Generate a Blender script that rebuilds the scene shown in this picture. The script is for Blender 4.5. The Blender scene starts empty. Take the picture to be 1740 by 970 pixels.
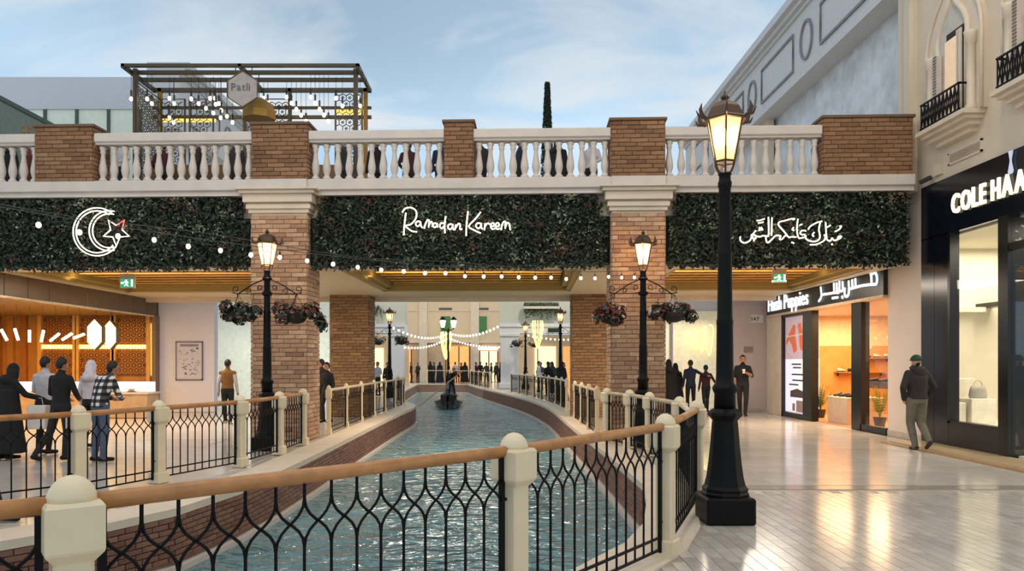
import bpy, math, random
import numpy as np
from mathutils import Vector, Matrix
from mathutils.geometry import tessellate_polygon
random.seed(7)
PI = math.pi
# ------------------------------------------------------------------ camera, sky, exposure
scene = bpy.context.scene
COL = scene.collection
F = 1257.0; CX = 858.0; HY = 616.0; EYE = 1.62
cam_d = bpy.data.cameras.new('camera'); cam = bpy.data.objects.new('camera', cam_d); COL.objects.link(cam)
cam.location = (0, 0, EYE); cam.rotation_euler = (PI/2, 0, 0)
cam_d.sensor_width = 36; cam_d.lens = F/1740*36
cam_d.shift_x = (870-CX)/1740; cam_d.shift_y = (HY-485)/1740
cam_d.clip_end = 500; cam_d.clip_start = 0.05
scene.camera = cam
vs = scene.view_settings
vs.view_transform = 'Standard'; vs.look = 'None'; vs.exposure = 0.22; vs.gamma = 1; vs.use_curve_mapping = False

def lin(h):
    h = h.lstrip('#'); o = []
    for i in (0, 2, 4):
        c = int(h[i:i+2], 16)/255
        o.append(c/12.92 if c <= .04045 else ((c+.055)/1.055)**2.4)
    return (*o, 1)

def sky():
    w = bpy.data.worlds.new('painted_sky'); scene.world = w; w.use_nodes = True
    nt = w.node_tree; nt.nodes.clear(); N = nt.nodes.new; L = nt.links.new
    tc = N('ShaderNodeTexCoord'); sep = N('ShaderNodeSeparateXYZ'); L(tc.outputs['Generated'], sep.inputs[0])
    zz = N('ShaderNodeMath'); zz.operation = 'ADD'; zz.inputs[1].default_value = .22; 
    zc = N('ShaderNodeMath'); zc.operation = 'MAXIMUM'; zc.inputs[1].default_value = 0.0
    L(sep.outputs[2], zc.inputs[0]); L(zc.outputs[0], zz.inputs[0])
    dx = N('ShaderNodeMath'); dx.operation = 'DIVIDE'; L(sep.outputs[0], dx.inputs[0]); L(zz.outputs[0], dx.inputs[1])
    dy = N('ShaderNodeMath'); dy.operation = 'DIVIDE'; L(sep.outputs[1], dy.inputs[0]); L(zz.outputs[0], dy.inputs[1])
    cb = N('ShaderNodeCombineXYZ'); L(dx.outputs[0], cb.inputs[0]); L(dy.outputs[0], cb.inputs[1])
    g = N('ShaderNodeValToRGB'); L(sep.outputs[2], g.inputs[0])
    e = g.color_ramp.elements
    e[0].position = .0; e[0].color = lin('#c3e0f4'); e[1].position = 1; e[1].color = lin('#8496a9')
    m = e.new(.30); m.color = lin('#b2cfe6'); m = e.new(.50); m.color = lin('#92a8be')
    big = N('ShaderNodeTexNoise'); big.inputs['Scale'].default_value = .75; big.inputs['Detail'].default_value = 1.5
    L(cb.outputs[0], big.inputs['Vector'])
    br = N('ShaderNodeValToRGB'); L(big.outputs[0], br.inputs[0])
    br.color_ramp.elements[0].position = .38; br.color_ramp.elements[0].color = (.86, .87, .88, 1)
    br.color_ramp.elements[1].position = .66; br.color_ramp.elements[1].color = (1.25, 1.25, 1.24, 1)
    mu = N('ShaderNodeMix'); mu.data_type = 'RGBA'; mu.blend_type = 'MULTIPLY'; mu.inputs[0].default_value = 1
    L(g.outputs[0], mu.inputs[6]); L(br.outputs[0], mu.inputs[7])
    mp = N('ShaderNodeMapping'); mp.inputs['Scale'].default_value = (1.0, 1.9, 1); mp.inputs['Location'].default_value = (3.1, 1.7, 0)
    L(cb.outputs[0], mp.inputs[0])
    cl = N('ShaderNodeTexNoise'); cl.inputs['Scale'].default_value = 1.5; cl.inputs['Detail'].default_value = 7
    cl.inputs['Roughness'].default_value = .55; cl.inputs['Distortion'].default_value = .5
    L(mp.outputs[0], cl.inputs['Vector'])
    cr = N('ShaderNodeValToRGB'); L(cl.outputs[0], cr.inputs[0])
    cr.color_ramp.elements[0].position = .43; cr.color_ramp.elements[0].color = (0, 0, 0, 1)
    cr.color_ramp.elements[1].position = .62; cr.color_ramp.elements[1].color = (.9, .9, .9, 1)
    mx = N('ShaderNodeMix'); mx.data_type = 'RGBA'; L(cr.outputs[0], mx.inputs[0])
    L(mu.outputs[2], mx.inputs[6]); mx.inputs[7].default_value = lin('#dfe3e5')
    bg = N('ShaderNodeBackground'); bg.inputs[1].default_value = .95; L(mx.outputs[2], bg.inputs[0])
    o = N('ShaderNodeOutputWorld'); L(bg.outputs[0], o.inputs[0])
sky()

def area_light(name, loc, size, size_y, power, color, rot=(0, 0, 0)):
    d = bpy.data.lights.new(name, 'AREA'); d.shape = 'RECTANGLE'; d.size = size; d.size_y = size_y
    d.energy = power; d.color = lin(color)[:3]
    o = bpy.data.objects.new(name, d); o.location = loc; o.rotation_euler = rot; COL.objects.link(o); return o
def point_light(name, loc, power, color, r=.08, parent=None):
    d = bpy.data.lights.new(name, 'POINT'); d.energy = power; d.color = lin(color)[:3]; d.shadow_soft_size = r
    o = bpy.data.objects.new(name, d); o.location = loc; COL.objects.link(o); o.parent = parent; return o
WARM = '#ffd9a0'
# assumed ceiling lights of the shops and added ones in the passage, without fixtures
area_light('jeweller_ceiling_light', (-14.0, 19.5, 3.05), 3.5, 6.0, 330, '#ffc36b')
area_light('shoe_shop_ceiling_light', (10.4, 20.0, 3.02), 2.6, 5.5, 420, '#ffd9a4')
area_light('dark_shop_ceiling_light', (10.0, 13.2, 4.0), 1.8, 4.5, 170, '#fff3dc')
for i, (x, y) in enumerate(((-8.4, 19), (-1.0, 18.8), (5.8, 19))):
    area_light('passage_downlight', (x, y, 3.62), 3.0, 2.2, 190, '#fff0dc')  # added to brighten the passage under the bridge; no lamps modelled there
for x0, x1 in ((-11.3, -5.7), (-3.7, 1.67), (3.65, 8.0)):
    for y, pw_ in ((16.7, 30), (18.4, 16)): area_light('coffer_cove_light', ((x0+x1)/2, y-.036*(x0+x1)/2, 3.70), x1-x0-.6, .12, pw_, '#ffdca0', (PI, 0, 0))  # added bare uplights to brighten the coffer slats; no cove strip is modelled
def add_fill(x, y, z, tx, ty, tz, power, color='#ffead0'):  # added fill spot, out of view, to brighten and warm the scene
    d = bpy.data.lights.new('floodlight_beam', 'SPOT'); d.energy = power; d.color = lin(color)[:3]; d.spot_size = 2.5; d.spot_blend = .6; d.shadow_soft_size = .22
    o = bpy.data.objects.new('floodlight_beam', d); COL.objects.link(o); o.location = (x, y, z); o.rotation_euler = (Vector((tx, ty, tz))-Vector((x, y, z))).to_track_quat('-Z', 'Y').to_euler()
FILLS = [(x, 1.0, 11.6, x*.8, 13, 3.0, 330) for x in (-10, -5.5, -1, 3.5, 7.2)]+[(x, 9.5, 12.0, x*.9, 12.5, 0, 460) for x in (-8, -1, 6)]  # added fill over the near canal and the bridge front
FILLS += [(-9, 46, 10.5, -7, 63, 3, 1500), (-2, 46, 10.5, -2, 63, 3, 1500), (4, 40, 10.5, 1, 46, 2, 1600), (-8, 40, 10.5, -7, 46.5, 2, 900)]  # added fill for the far facade and porticos, hidden behind the bridge
for f_ in FILLS: add_fill(*f_)
area_light('rear_arcade_light', (6.6, 28.6, 3.4), 4, 2.2, 75, '#fff4e0')  # assumed light inside the lit rear shop, without a fixture
area_light('rear_arcade_light', (-9.4, 29, 3.4), 4, 2.2, 120, '#f2f4ea')  # likewise assumed inside the glazed shop on the left

# ------------------------------------------------------------------ helpers
def P(px, py, Y): return Vector(((px-CX)*Y/F, Y, EYE+(HY-py)*Y/F))
def XW(px, py, X):
    Y = X*F/(px-CX); return Vector((X, Y, EYE+(HY-py)*Y/F))

MATS = {}
def mat(name, col, rough=.5, metal=0., var=.1, scale=6., bump=0., bscale=60., emit=None, estr=0., rnd=None, spec=.5, alpha=None, coat=0.):
    if name in MATS: return MATS[name]
    m = bpy.data.materials.new(name); m.use_nodes = True; nt = m.node_tree; N = nt.nodes.new; L = nt.links.new
    b = nt.nodes['Principled BSDF']
    b.inputs['Roughness'].default_value = rough; b.inputs['Metallic'].default_value = metal
    b.inputs['Specular IOR Level'].default_value = spec; b.inputs['Coat Weight'].default_value = coat
    tc = N('ShaderNodeTexCoord'); no = N('ShaderNodeTexNoise'); no.inputs['Scale'].default_value = scale; no.inputs['Detail'].default_value = 4
    L(tc.outputs['Object'], no.inputs['Vector'])
    hsv = N('ShaderNodeHueSaturation')
    if rnd:
        oi = N('ShaderNodeObjectInfo'); ge = N('ShaderNodeNewGeometry'); ad = N('ShaderNodeMath'); ad.operation = 'ADD'
        fr = N('ShaderNodeMath'); fr.operation = 'FRACT'
        L(oi.outputs['Random'], ad.inputs[0]); L(ge.outputs['Random Per Island'], ad.inputs[1]); L(ad.outputs[0], fr.inputs[0])
        rp = N('ShaderNodeValToRGB'); L(fr.outputs[0], rp.inputs[0])
        el = rp.color_ramp.elements; n = len(rnd)
        el[0].color = lin(rnd[0]); el[0].position = 0; el[1].color = lin(rnd[-1]); el[1].position = 1
        for i, c in enumerate(rnd[1:-1]): q = el.new((i+1)/(n-1)); q.color = lin(c)
        L(rp.outputs[0], hsv.inputs['Color'])
    else: hsv.inputs['Color'].default_value = lin(col)
    mr = N('ShaderNodeMapRange'); mr.inputs['From Min'].default_value = .3; mr.inputs['From Max'].default_value = .7
    mr.inputs['To Min'].default_value = 1-var; mr.inputs['To Max'].default_value = 1+var
    L(no.outputs[0], mr.inputs[0]); L(mr.outputs[0], hsv.inputs['Value']); L(hsv.outputs[0], b.inputs['Base Color'])
    if bump:
        n2 = N('ShaderNodeTexNoise'); n2.inputs['Scale'].default_value = bscale; n2.inputs['Detail'].default_value = 5
        L(tc.outputs['Object'], n2.inputs['Vector'])
        bu = N('ShaderNodeBump'); bu.inputs['Strength'].default_value = bump; bu.inputs['Distance'].default_value = .01
        L(n2.outputs[0], bu.inputs['Height']); L(bu.outputs[0], b.inputs['Normal'])
    if emit:
        b.inputs['Emission Color'].default_value = lin(emit); b.inputs['Emission Strength'].default_value = estr
    MATS[name] = m; return m

def glassmat(name, tint='#ffffff', gloss=.12, rough=.02, transl=0.):
    if name in MATS: return MATS[name]
    m = bpy.data.materials.new(name); m.use_nodes = True; nt = m.node_tree; nt.nodes.clear(); N = nt.nodes.new; L = nt.links.new
    t = N('ShaderNodeBsdfTransparent'); t.inputs[0].default_value = lin(tint)
    g = N('ShaderNodeBsdfGlossy'); g.inputs['Roughness'].default_value = rough
    lw = N('ShaderNodeLayerWeight'); lw.inputs[0].default_value = .5
    pw = N('ShaderNodeMath'); pw.operation = 'POWER'; pw.inputs[1].default_value = 4.; L(lw.outputs['Facing'], pw.inputs[0])
    fz = N('ShaderNodeMath'); fz.operation = 'MULTIPLY_ADD'; fz.inputs[1].default_value = .5; fz.inputs[2].default_value = .04; L(pw.outputs[0], fz.inputs[0])
    no = N('ShaderNodeTexNoise'); no.inputs['Scale'].default_value = 2; bu = N('ShaderNodeBump'); bu.inputs['Strength'].default_value = .02
    L(no.outputs[0], bu.inputs['Height']); L(bu.outputs[0], g.inputs['Normal'])
    mx = N('ShaderNodeMixShader'); L(fz.outputs[0], mx.inputs[0]); L(t.outputs[0], mx.inputs[1]); L(g.outputs[0], mx.inputs[2])
    o = N('ShaderNodeOutputMaterial')
    if transl:
        d = N('ShaderNodeBsdfTranslucent'); d.inputs[0].default_value = lin(tint); m2 = N('ShaderNodeMixShader'); m2.inputs[0].default_value = transl
        L(mx.outputs[0], m2.inputs[1]); L(d.outputs[0], m2.inputs[2]); L(m2.outputs[0], o.inputs[0])
    else: L(mx.outputs[0], o.inputs[0])
    MATS[name] = m; return m

class MB:
    def __init__(s): s.v = []; s.f = []
    def add(s, v, f):
        n = len(s.v); s.v += [tuple(p) for p in v]; s.f += [tuple(i+n for i in q) for q in f]; return s
    def box(s, x0, y0, z0, x1, y1, z1):
        return s.add([(x0,y0,z0),(x1,y0,z0),(x1,y1,z0),(x0,y1,z0),(x0,y0,z1),(x1,y0,z1),(x1,y1,z1),(x0,y1,z1)],
                     [(3,2,1,0),(4,5,6,7),(0,1,5,4),(1,2,6,5),(2,3,7,6),(3,0,4,7)])
    def cbox(s, x0, y0, z0, x1, y1, z1, c):           # box with chamfered edges (all twelve)
        if c <= 0: return s.box(x0, y0, z0, x1, y1, z1)
        pts = []
        for x, sx in ((x0, 1), (x1, -1)):
            for y, sy in ((y0, 1), (y1, -1)):
                for z, sz in ((z0, 1), (z1, -1)):
                    pts += [(x, y+sy*c, z+sz*c), (x+sx*c, y, z+sz*c), (x+sx*c, y+sy*c, z)]
        idx = lambda i, j, k, a: ((i*2+j)*2+k)*3+a
        f = []
        for i in (0, 1): f.append([idx(i,0,0,0), idx(i,0,1,0), idx(i,1,1,0), idx(i,1,0,0)][::(1 if i == 0 else -1)])
        for j in (0, 1): f.append([idx(0,j,0,1), idx(1,j,0,1), idx(1,j,1,1), idx(0,j,1,1)][::(1 if j == 0 else -1)])
        for k in (0, 1): f.append([idx(0,0,k,2), idx(0,1,k,2), idx(1,1,k,2), idx(1,0,k,2)][::(1 if k == 0 else -1)])
        for j in (0, 1):
            for k in (0, 1): f.append([idx(0,j,k,1), idx(1,j,k,1), idx(1,j,k,2), idx(0,j,k,2)])
        for i in (0, 1):
            for k in (0, 1): f.append([idx(i,0,k,0), idx(i,1,k,0), idx(i,1,k,2), idx(i,0,k,2)])
        for i in (0, 1):
            for j in (0, 1): f.append([idx(i,j,0,0), idx(i,j,1,0), idx(i,j,1,1), idx(i,j,0,1)])
        for i in (0, 1):
            for j in (0, 1):
                for k in (0, 1): f.append([idx(i,j,k,0), idx(i,j,k,1), idx(i,j,k,2)])
        return s.add(pts, f)
    def tube(s, pts, r, n=6, closed=False, cap=True, flat=1.0):
        pts = [Vector(p) for p in pts]; m = len(pts); rr = r if isinstance(r, (list, tuple)) else [r]*m
        V = []; Fc = []; up = None
        for i, p in enumerate(pts):
            a = pts[i-1] if (i > 0 or closed) else pts[i]; b = pts[(i+1) % m] if (i < m-1 or closed) else pts[i]
            t = (b-a); t = t.normalized() if t.length > 1e-9 else Vector((0, 0, 1))
            if up is None: up = Vector((0, 0, 1)) if abs(t.z) < .9 else Vector((0, 1, 0))
            u = up - t*up.dot(t)
            if u.length < 1e-4: u = Vector((1, 0, 0)) - t*t.x
            u.normalize(); w = t.cross(u); up = u
            for k in range(n):
                an = 2*PI*(k+.5)/n; V.append(p + u*math.cos(an)*rr[i] + w*math.sin(an)*rr[i]*flat)
        for i in range(m if closed else m-1):
            j = (i+1) % m
            for k in range(n): Fc.append((i*n+k, i*n+(k+1) % n, j*n+(k+1) % n, j*n+k))
        if cap and not closed: Fc.append(tuple(range(n))[::-1]); Fc.append(tuple((m-1)*n+k for k in range(n)))
        return s.add(V, Fc)
    def lathe(s, prof, n=12, c=(0, 0, 0), sx=1, sy=1, rot=0.):
        V = []; Fc = []; m = len(prof)
        for r, z in prof:
            for k in range(n):
                an = 2*PI*k/n+rot; V.append((c[0]+r*sx*math.cos(an), c[1]+r*sy*math.sin(an), c[2]+z))
        for i in range(m-1):
            for k in range(n): Fc.append((i*n+k, i*n+(k+1) % n, (i+1)*n+(k+1) % n, (i+1)*n+k))
        Fc.append(tuple(range(n))[::-1]); Fc.append(tuple((m-1)*n+k for k in range(n)))
        return s.add(V, Fc)
    def ball(s, c, rx, ry=None, rz=None, n=10, m=7):
        ry = ry or rx; rz = rz or rx; pr = []
        for i in range(m+1):
            a = -PI/2+PI*i/m; pr.append((max(math.cos(a), .02), math.sin(a)*rz))
        return s.lathe(pr, n, c, rx, ry)
    def poly(s, pts, d):                              # planar polygon (3-D points) thickened by vector d
        pts = [Vector(p) for p in pts]; d = Vector(d); n = len(pts)
        tr = tessellate_polygon([pts])
        V = pts+[p+d for p in pts]; Fc = [tuple(t) for t in tr]+[tuple(i+n for i in t)[::-1] for t in tr]
        for i in range(n): j = (i+1) % n; Fc.append((i, j, j+n, i+n))
        return s.add(V, Fc)
    def path(s, pts, o0, o1, z0, z1):                 # rectangular section swept along a 2-D path; offset to the left
        n = len(pts); V = []; Fc = []
        for i in range(n):
            a = Vector(pts[max(i-1, 0)]); b = Vector(pts[min(i+1, n-1)]); t = (b-a).normalized(); nn = Vector((-t.y, t.x)); p = Vector(pts[i])
            for o, z in ((o0, z0), (o1, z0), (o1, z1), (o0, z1)): q = p+nn*o; V.append((q.x, q.y, z))
        for i in range(n-1):
            for k in range(4): Fc.append((i*4+k, i*4+(k+1) % 4, i*4+4+(k+1) % 4, i*4+4+k))
        Fc += [(3, 2, 1, 0), tuple((n-1)*4+k for k in range(4))]
        return s.add(V, Fc)
    def mesh(s, name, smooth=False):
        me = bpy.data.meshes.new(name); me.from_pydata(s.v, [], s.f); me.validate()
        import bmesh
        bm = bmesh.new(); bm.from_mesh(me); bmesh.ops.recalc_face_normals(bm, faces=bm.faces); bm.to_mesh(me); bm.free()
        if smooth: me.polygons.foreach_set('use_smooth', [True]*len(me.polygons))
        return me

def link(name, me, m, parent=None, loc=(0, 0, 0), rotz=0.):
    o = bpy.data.objects.new(name, me); COL.objects.link(o); o.location = loc
    if rotz: o.rotation_euler = (0, 0, rotz)
    if m is not None and len(me.materials) == 0: me.materials.append(m)
    o.parent = parent; return o
def islands(mb):
    par = list(range(len(mb.v)))
    def fd(i):
        while par[i] != i: par[i] = par[par[i]]; i = par[i]
        return i
    for f in mb.f:
        for j in f[1:]: par[fd(j)] = fd(f[0])
    g = {}
    for f in mb.f: g.setdefault(fd(f[0]), []).append(f)
    out = []
    for fs in g.values():
        ids = sorted({i for f in fs for i in f}); mp = {k: n for n, k in enumerate(ids)}; q = MB(); q.v = [mb.v[i] for i in ids]; q.f = [tuple(mp[i] for i in f) for f in fs]; out.append(q)
    return out
SPLIT = {'stile', 'bottom_rail', 'frame', 'window_frame', 'door_frame', 'mullion', 'lower_beam', 'gilt_pilaster', 'shop_frame', 'bracket', 'interior', 'interior_wall', 'wood_panelling', 'beam', 'string_course', 'pier_panel', 'screen_frame', 'entablature', 'chain', 'soffit', 'coffer_moulding', 'coffer_back', 'balcony_rail', 'collar', 'door_post', 'glass_case', 'standoff_'}
def part(root, name, mb, m, world=False, smooth=False, kind=None, off=None):
    if off is not None: mb.v = [(a-off[0], b-off[1], c-off[2]) for a, b, c in mb.v]
    if name in SPLIT and not kind:
        li = islands(mb)
        if len(li) > 1:
            if world:
                ox, oy, oz = root.location
                for q in li: q.v = [(a-ox, b-oy, c-oz) for a, b, c in q.v]
            return [link(name, q.mesh(name, smooth), m, root) for q in li][0]
    if world:
        ox, oy, oz = root.location; mb.v = [(a-ox, b-oy, c-oz) for a, b, c in mb.v]
    o = link(name, mb.mesh(name, smooth), m, root)
    if kind: o['kind'] = kind
    return o
def thing(name, label, cat, loc=(0, 0, 0), rotz=0., group=None):
    o = bpy.data.objects.new(name, None); COL.objects.link(o); o.location = loc; o.rotation_euler = (0, 0, rotz); o.empty_display_size = .1
    return tag(o, label, cat, group)
def tag(o, label, cat, group=None):
    o['label'] = label; o['category'] = cat
    if group: o['group'] = group
    return o
def struct(name, mb, m, label=None, smooth=False):
    o = link(name, mb.mesh(name, smooth), m); o['kind'] = 'structure'
    if label: o['label'] = label
    return o
def sroot(name, loc=(0, 0, 0), rotz=0., label=None):
    o = bpy.data.objects.new(name, None); COL.objects.link(o); o.location = loc; o.rotation_euler = (0, 0, rotz); o['kind'] = 'structure'
    if label: o['label'] = label
    return o
def dup(root, loc, rotz=None, label=None, scale=None):
    def cp(o, par):
        c = o.copy(); COL.objects.link(c); c.parent = par
        for ch in list(o.children): cp(ch, c)
        return c
    r = cp(root, None); r.location = loc
    if rotz is not None: r.rotation_euler = (0, 0, rotz)
    if label: r['label'] = label
    if scale: r.scale = (scale,)*3
    return r
def bez(a, b, c, d, n=8):
    a, b, c, d = map(Vector, (a, b, c, d)); o = []
    for i in range(n+1):
        t = i/n; u = 1-t; o.append(a*u**3+b*3*u*u*t+c*3*u*t*t+d*t**3)
    return o
def smoothpts(pts, k=3):                              # Catmull-Rom
    pts = [Vector(p) for p in pts]; o = []
    for i in range(len(pts)-1):
        p0 = pts[max(i-1, 0)]; p1 = pts[i]; p2 = pts[i+1]; p3 = pts[min(i+2, len(pts)-1)]
        for j in range(k):
            t = j/k; o.append(.5*((2*p1)+(p2-p0)*t+(2*p0-5*p1+4*p2-p3)*t*t+(3*p1-p0-3*p2+p3)*t**3))
    o.append(pts[-1]); return o

# ------------------------------------------------------------------ materials
STONE = mat('white_painted_stone', '#cdc4bb', .55, var=.06, scale=3, bump=.1)
STONE_W = mat('warm_cream_stone', '#d8c9b4', .55, var=.06, scale=3, bump=.1)
POSTM = mat('cream_painted_post', '#e6d6b4', .4, var=.05, scale=5)
IRON = mat('black_wrought_iron', '#0a0909', .5, metal=.0, var=.2, spec=.18)
WOOD = mat('oak_handrail', '#b9824f', .35, var=.22, scale=9, spec=.5)
BRICK = mat('thin_brick', '#a98058', .8, var=.14, scale=14, bump=.35, bscale=30, rnd=['#866450', '#b89474', '#a47f62', '#c4a484', '#997560', '#b28f72'])
BRICK_D = mat('bridge_brick', '#8a6648', .85, var=.14, scale=14, bump=.35, bscale=30, rnd=['#6e4e37', '#8e6a4b', '#7f5c40', '#977253', '#76563b'])
MORTAR = mat('pale_mortar', '#a98a68', .9, var=.1, scale=20)
MORTAR_D = mat('brown_mortar', '#705138', .9, var=.1, scale=20)
CBRICK = mat('canal_brick', '#7c5547', .6, var=.12, scale=16, bump=.2, rnd=['#75503f', '#87604f', '#6b4638', '#8c6454', '#7d5746'])
CMORT = mat('canal_mortar', '#8d7263', .8, var=.1, scale=18)
CREAM = mat('cream_stucco', '#d5c6b0', .75, var=.05, scale=1.6, bump=.06, bscale=40)
WHITEW = mat('white_plaster', '#dbd6d6', .6, var=.03, scale=2)
LILAC = mat('pale_lilac_plaster', '#bdb0ae', .6, var=.04, scale=2)
NAVY = mat('black_navy_panel', '#0c0f1a', .18, var=.1, scale=2, spec=.5)
BLACK = mat('black_satin', '#0a0a0a', .3, var=.1)
GOLD = mat('dark_brass', '#4a4030', .5, metal=.2, var=.1)
GOLDB = mat('bright_brass', '#94712c', .5, metal=.35, var=.1)
BRONZE = mat('lantern_bronze', '#4a3524', .45, metal=.3, var=.2)
GLASS = glassmat('window_glass')
LGLASS = glassmat('lantern_glass', '#ffe9c4', transl=.45)
BULB = mat('lamp_bulb_glow', '#fff2d8', .4, emit='#ffdca0', estr=30)
SBULB = mat('string_bulb_glow', '#fff2d8', .3, emit='#ffe0ae', estr=9)
DBULB = mat('dim_bulb', '#fff6e8', .3, emit='#fff4e2', estr=3)
NEON = mat('warm_white_neon', '#fff2e0', .3, emit='#ffeccd', estr=2.6)
NEONY = mat('yellow_neon', '#fff0a0', .3, emit='#f6e86a', estr=2.4)
SIGNW = mat('white_sign_glow', '#ffffff', .3, emit='#f4fbff', estr=.9)
SIGNC = mat('cream_sign_glow', '#fff6dd', .3, emit='#fff0c8', estr=1.0)
FLOORT = mat('polished_floor_tile', '#cdc6bc', .14, var=.07, scale=2.2, rnd=['#c9c2b8', '#d3ccc2', '#c4bcb1', '#d0c9c0'], spec=.6)
PAVER = mat('polished_paver', '#c4beb6', .16, var=.06, scale=4, rnd=['#bdb6ad', '#cdc7be', '#c6bfb5', '#b7b0a7', '#cbc5bd'], spec=.6)
GROUT = mat('floor_grout', '#a39a8e', .4, var=.06, scale=3)
FARFLOOR = mat('pale_stone_floor', '#c8c0b4', .2, var=.05, scale=.8, spec=.6)
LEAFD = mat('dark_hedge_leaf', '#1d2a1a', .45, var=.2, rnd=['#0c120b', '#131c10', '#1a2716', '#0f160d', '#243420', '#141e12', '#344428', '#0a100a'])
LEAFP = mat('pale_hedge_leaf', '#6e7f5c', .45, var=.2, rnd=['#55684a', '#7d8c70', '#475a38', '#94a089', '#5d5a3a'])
LEAFR = mat('brown_hedge_leaf', '#4a2c20', .5, var=.2, rnd=['#3c2219', '#5a3324', '#6a4a2c'])
HEDGEB = mat('hedge_backing', '#0a100a', .9, var=.3)

# ------------------------------------------------------------------ the canal and the floors
RB = [(-14,-4.5),(-8,-.7),(-3.85,2.0),(-1.9,3.12),(-.25,4.78),(.56,5.75),(1.1,6.6),(1.43,7.43),(1.68,8.6),(1.86,9.74),(1.84,11.5),(1.82,13.5),(1.78,15.5),(1.74,17.9),(1.7,20),(1.68,22),(1.66,24),(1.6,26.1),(1.48,28),(1.3,30),(1.08,32),(.8,34),(.3,37),(-.6,42),(-1.9,49),(-2.6,54),(-2.8,55.5),(-8,56.5),(-20,56.5)]
LB = [(-14,2.6),(-8,4.4),(-5.8,5.5),(-4.7,6.5),(-3.99,7.46),(-3.66,8.18),(-3.44,9.5),(-3.36,11),(-3.35,13),(-3.36,15.2),(-3.38,18),(-3.38,21),(-3.35,24),(-3.3,26.2),(-3.36,27.6),(-3.62,29),(-4.3,31.2),(-5.1,36),(-5.9,44),(-6.6,56)]
WATERZ = -.68
def floor_poly(name, pts, m):
    mb = MB(); mb.poly([(x, y, -.012) for x, y in pts], (0, 0, -.06)); o = struct(name, mb, m); return o
fr = floor_poly('floor_main', RB+[(-20, 90), (40, 90), (40, -12), (-14, -12)], FARFLOOR); fr['label'] = 'polished pale stone floor on the shop side of the canal'
fl = floor_poly('floor_opposite', LB+[(-34, 56), (-34, 2.6)], FARFLOOR); fl['label'] = 'polished pale floor along the jewellery counter side of the canal'

wm = bpy.data.materials.new('canal_water'); wm.use_nodes = True
def water_nodes():
    nt = wm.node_tree; N = nt.nodes.new; L = nt.links.new; b = nt.nodes['Principled BSDF']
    b.inputs['Roughness'].default_value = .05; b.inputs['IOR'].default_value = 1.9; b.inputs['Specular IOR Level'].default_value = .8
    tc = N('ShaderNodeTexCoord'); 
    n0 = N('ShaderNodeTexNoise'); n0.inputs['Scale'].default_value = .35; L(tc.outputs['Object'], n0.inputs['Vector'])
    rp = N('ShaderNodeValToRGB'); L(n0.outputs[0], rp.inputs[0])
    rp.color_ramp.elements[0].position = .3; rp.color_ramp.elements[0].color = lin('#44727a')
    rp.color_ramp.elements[1].position = .7; rp.color_ramp.elements[1].color = lin('#64979f')
    L(rp.outputs[0], b.inputs['Base Color'])
    mp = N('ShaderNodeMapping'); mp.inputs['Scale'].default_value = (1.5, 2.6, 1); L(tc.outputs['Object'], mp.inputs[0])
    n1 = N('ShaderNodeTexNoise'); n1.inputs['Scale'].default_value = 1.25; n1.inputs['Detail'].default_value = 2.5; n1.inputs['Roughness'].default_value = .5; n1.inputs['Distortion'].default_value = .8
    L(mp.outputs[0], n1.inputs['Vector'])
    bu = N('ShaderNodeBump'); bu.inputs['Strength'].default_value = 1.; bu.inputs['Distance'].default_value = .26
    L(n1.outputs[0], bu.inputs['Height']); L(bu.outputs[0], b.inputs['Normal'])
water_nodes()
wmb = MB(); wmb.poly([(x, y, WATERZ) for x, y in RB[:-2]+[(-6.7, 56.2)]+LB[::-1]], (0, 0, -.2))
wo = tag(link('canal_water', wmb.mesh('canal_water'), wm), 'rippled teal blue water filling the canal', 'water'); wo['kind'] = 'stuff'

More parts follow.
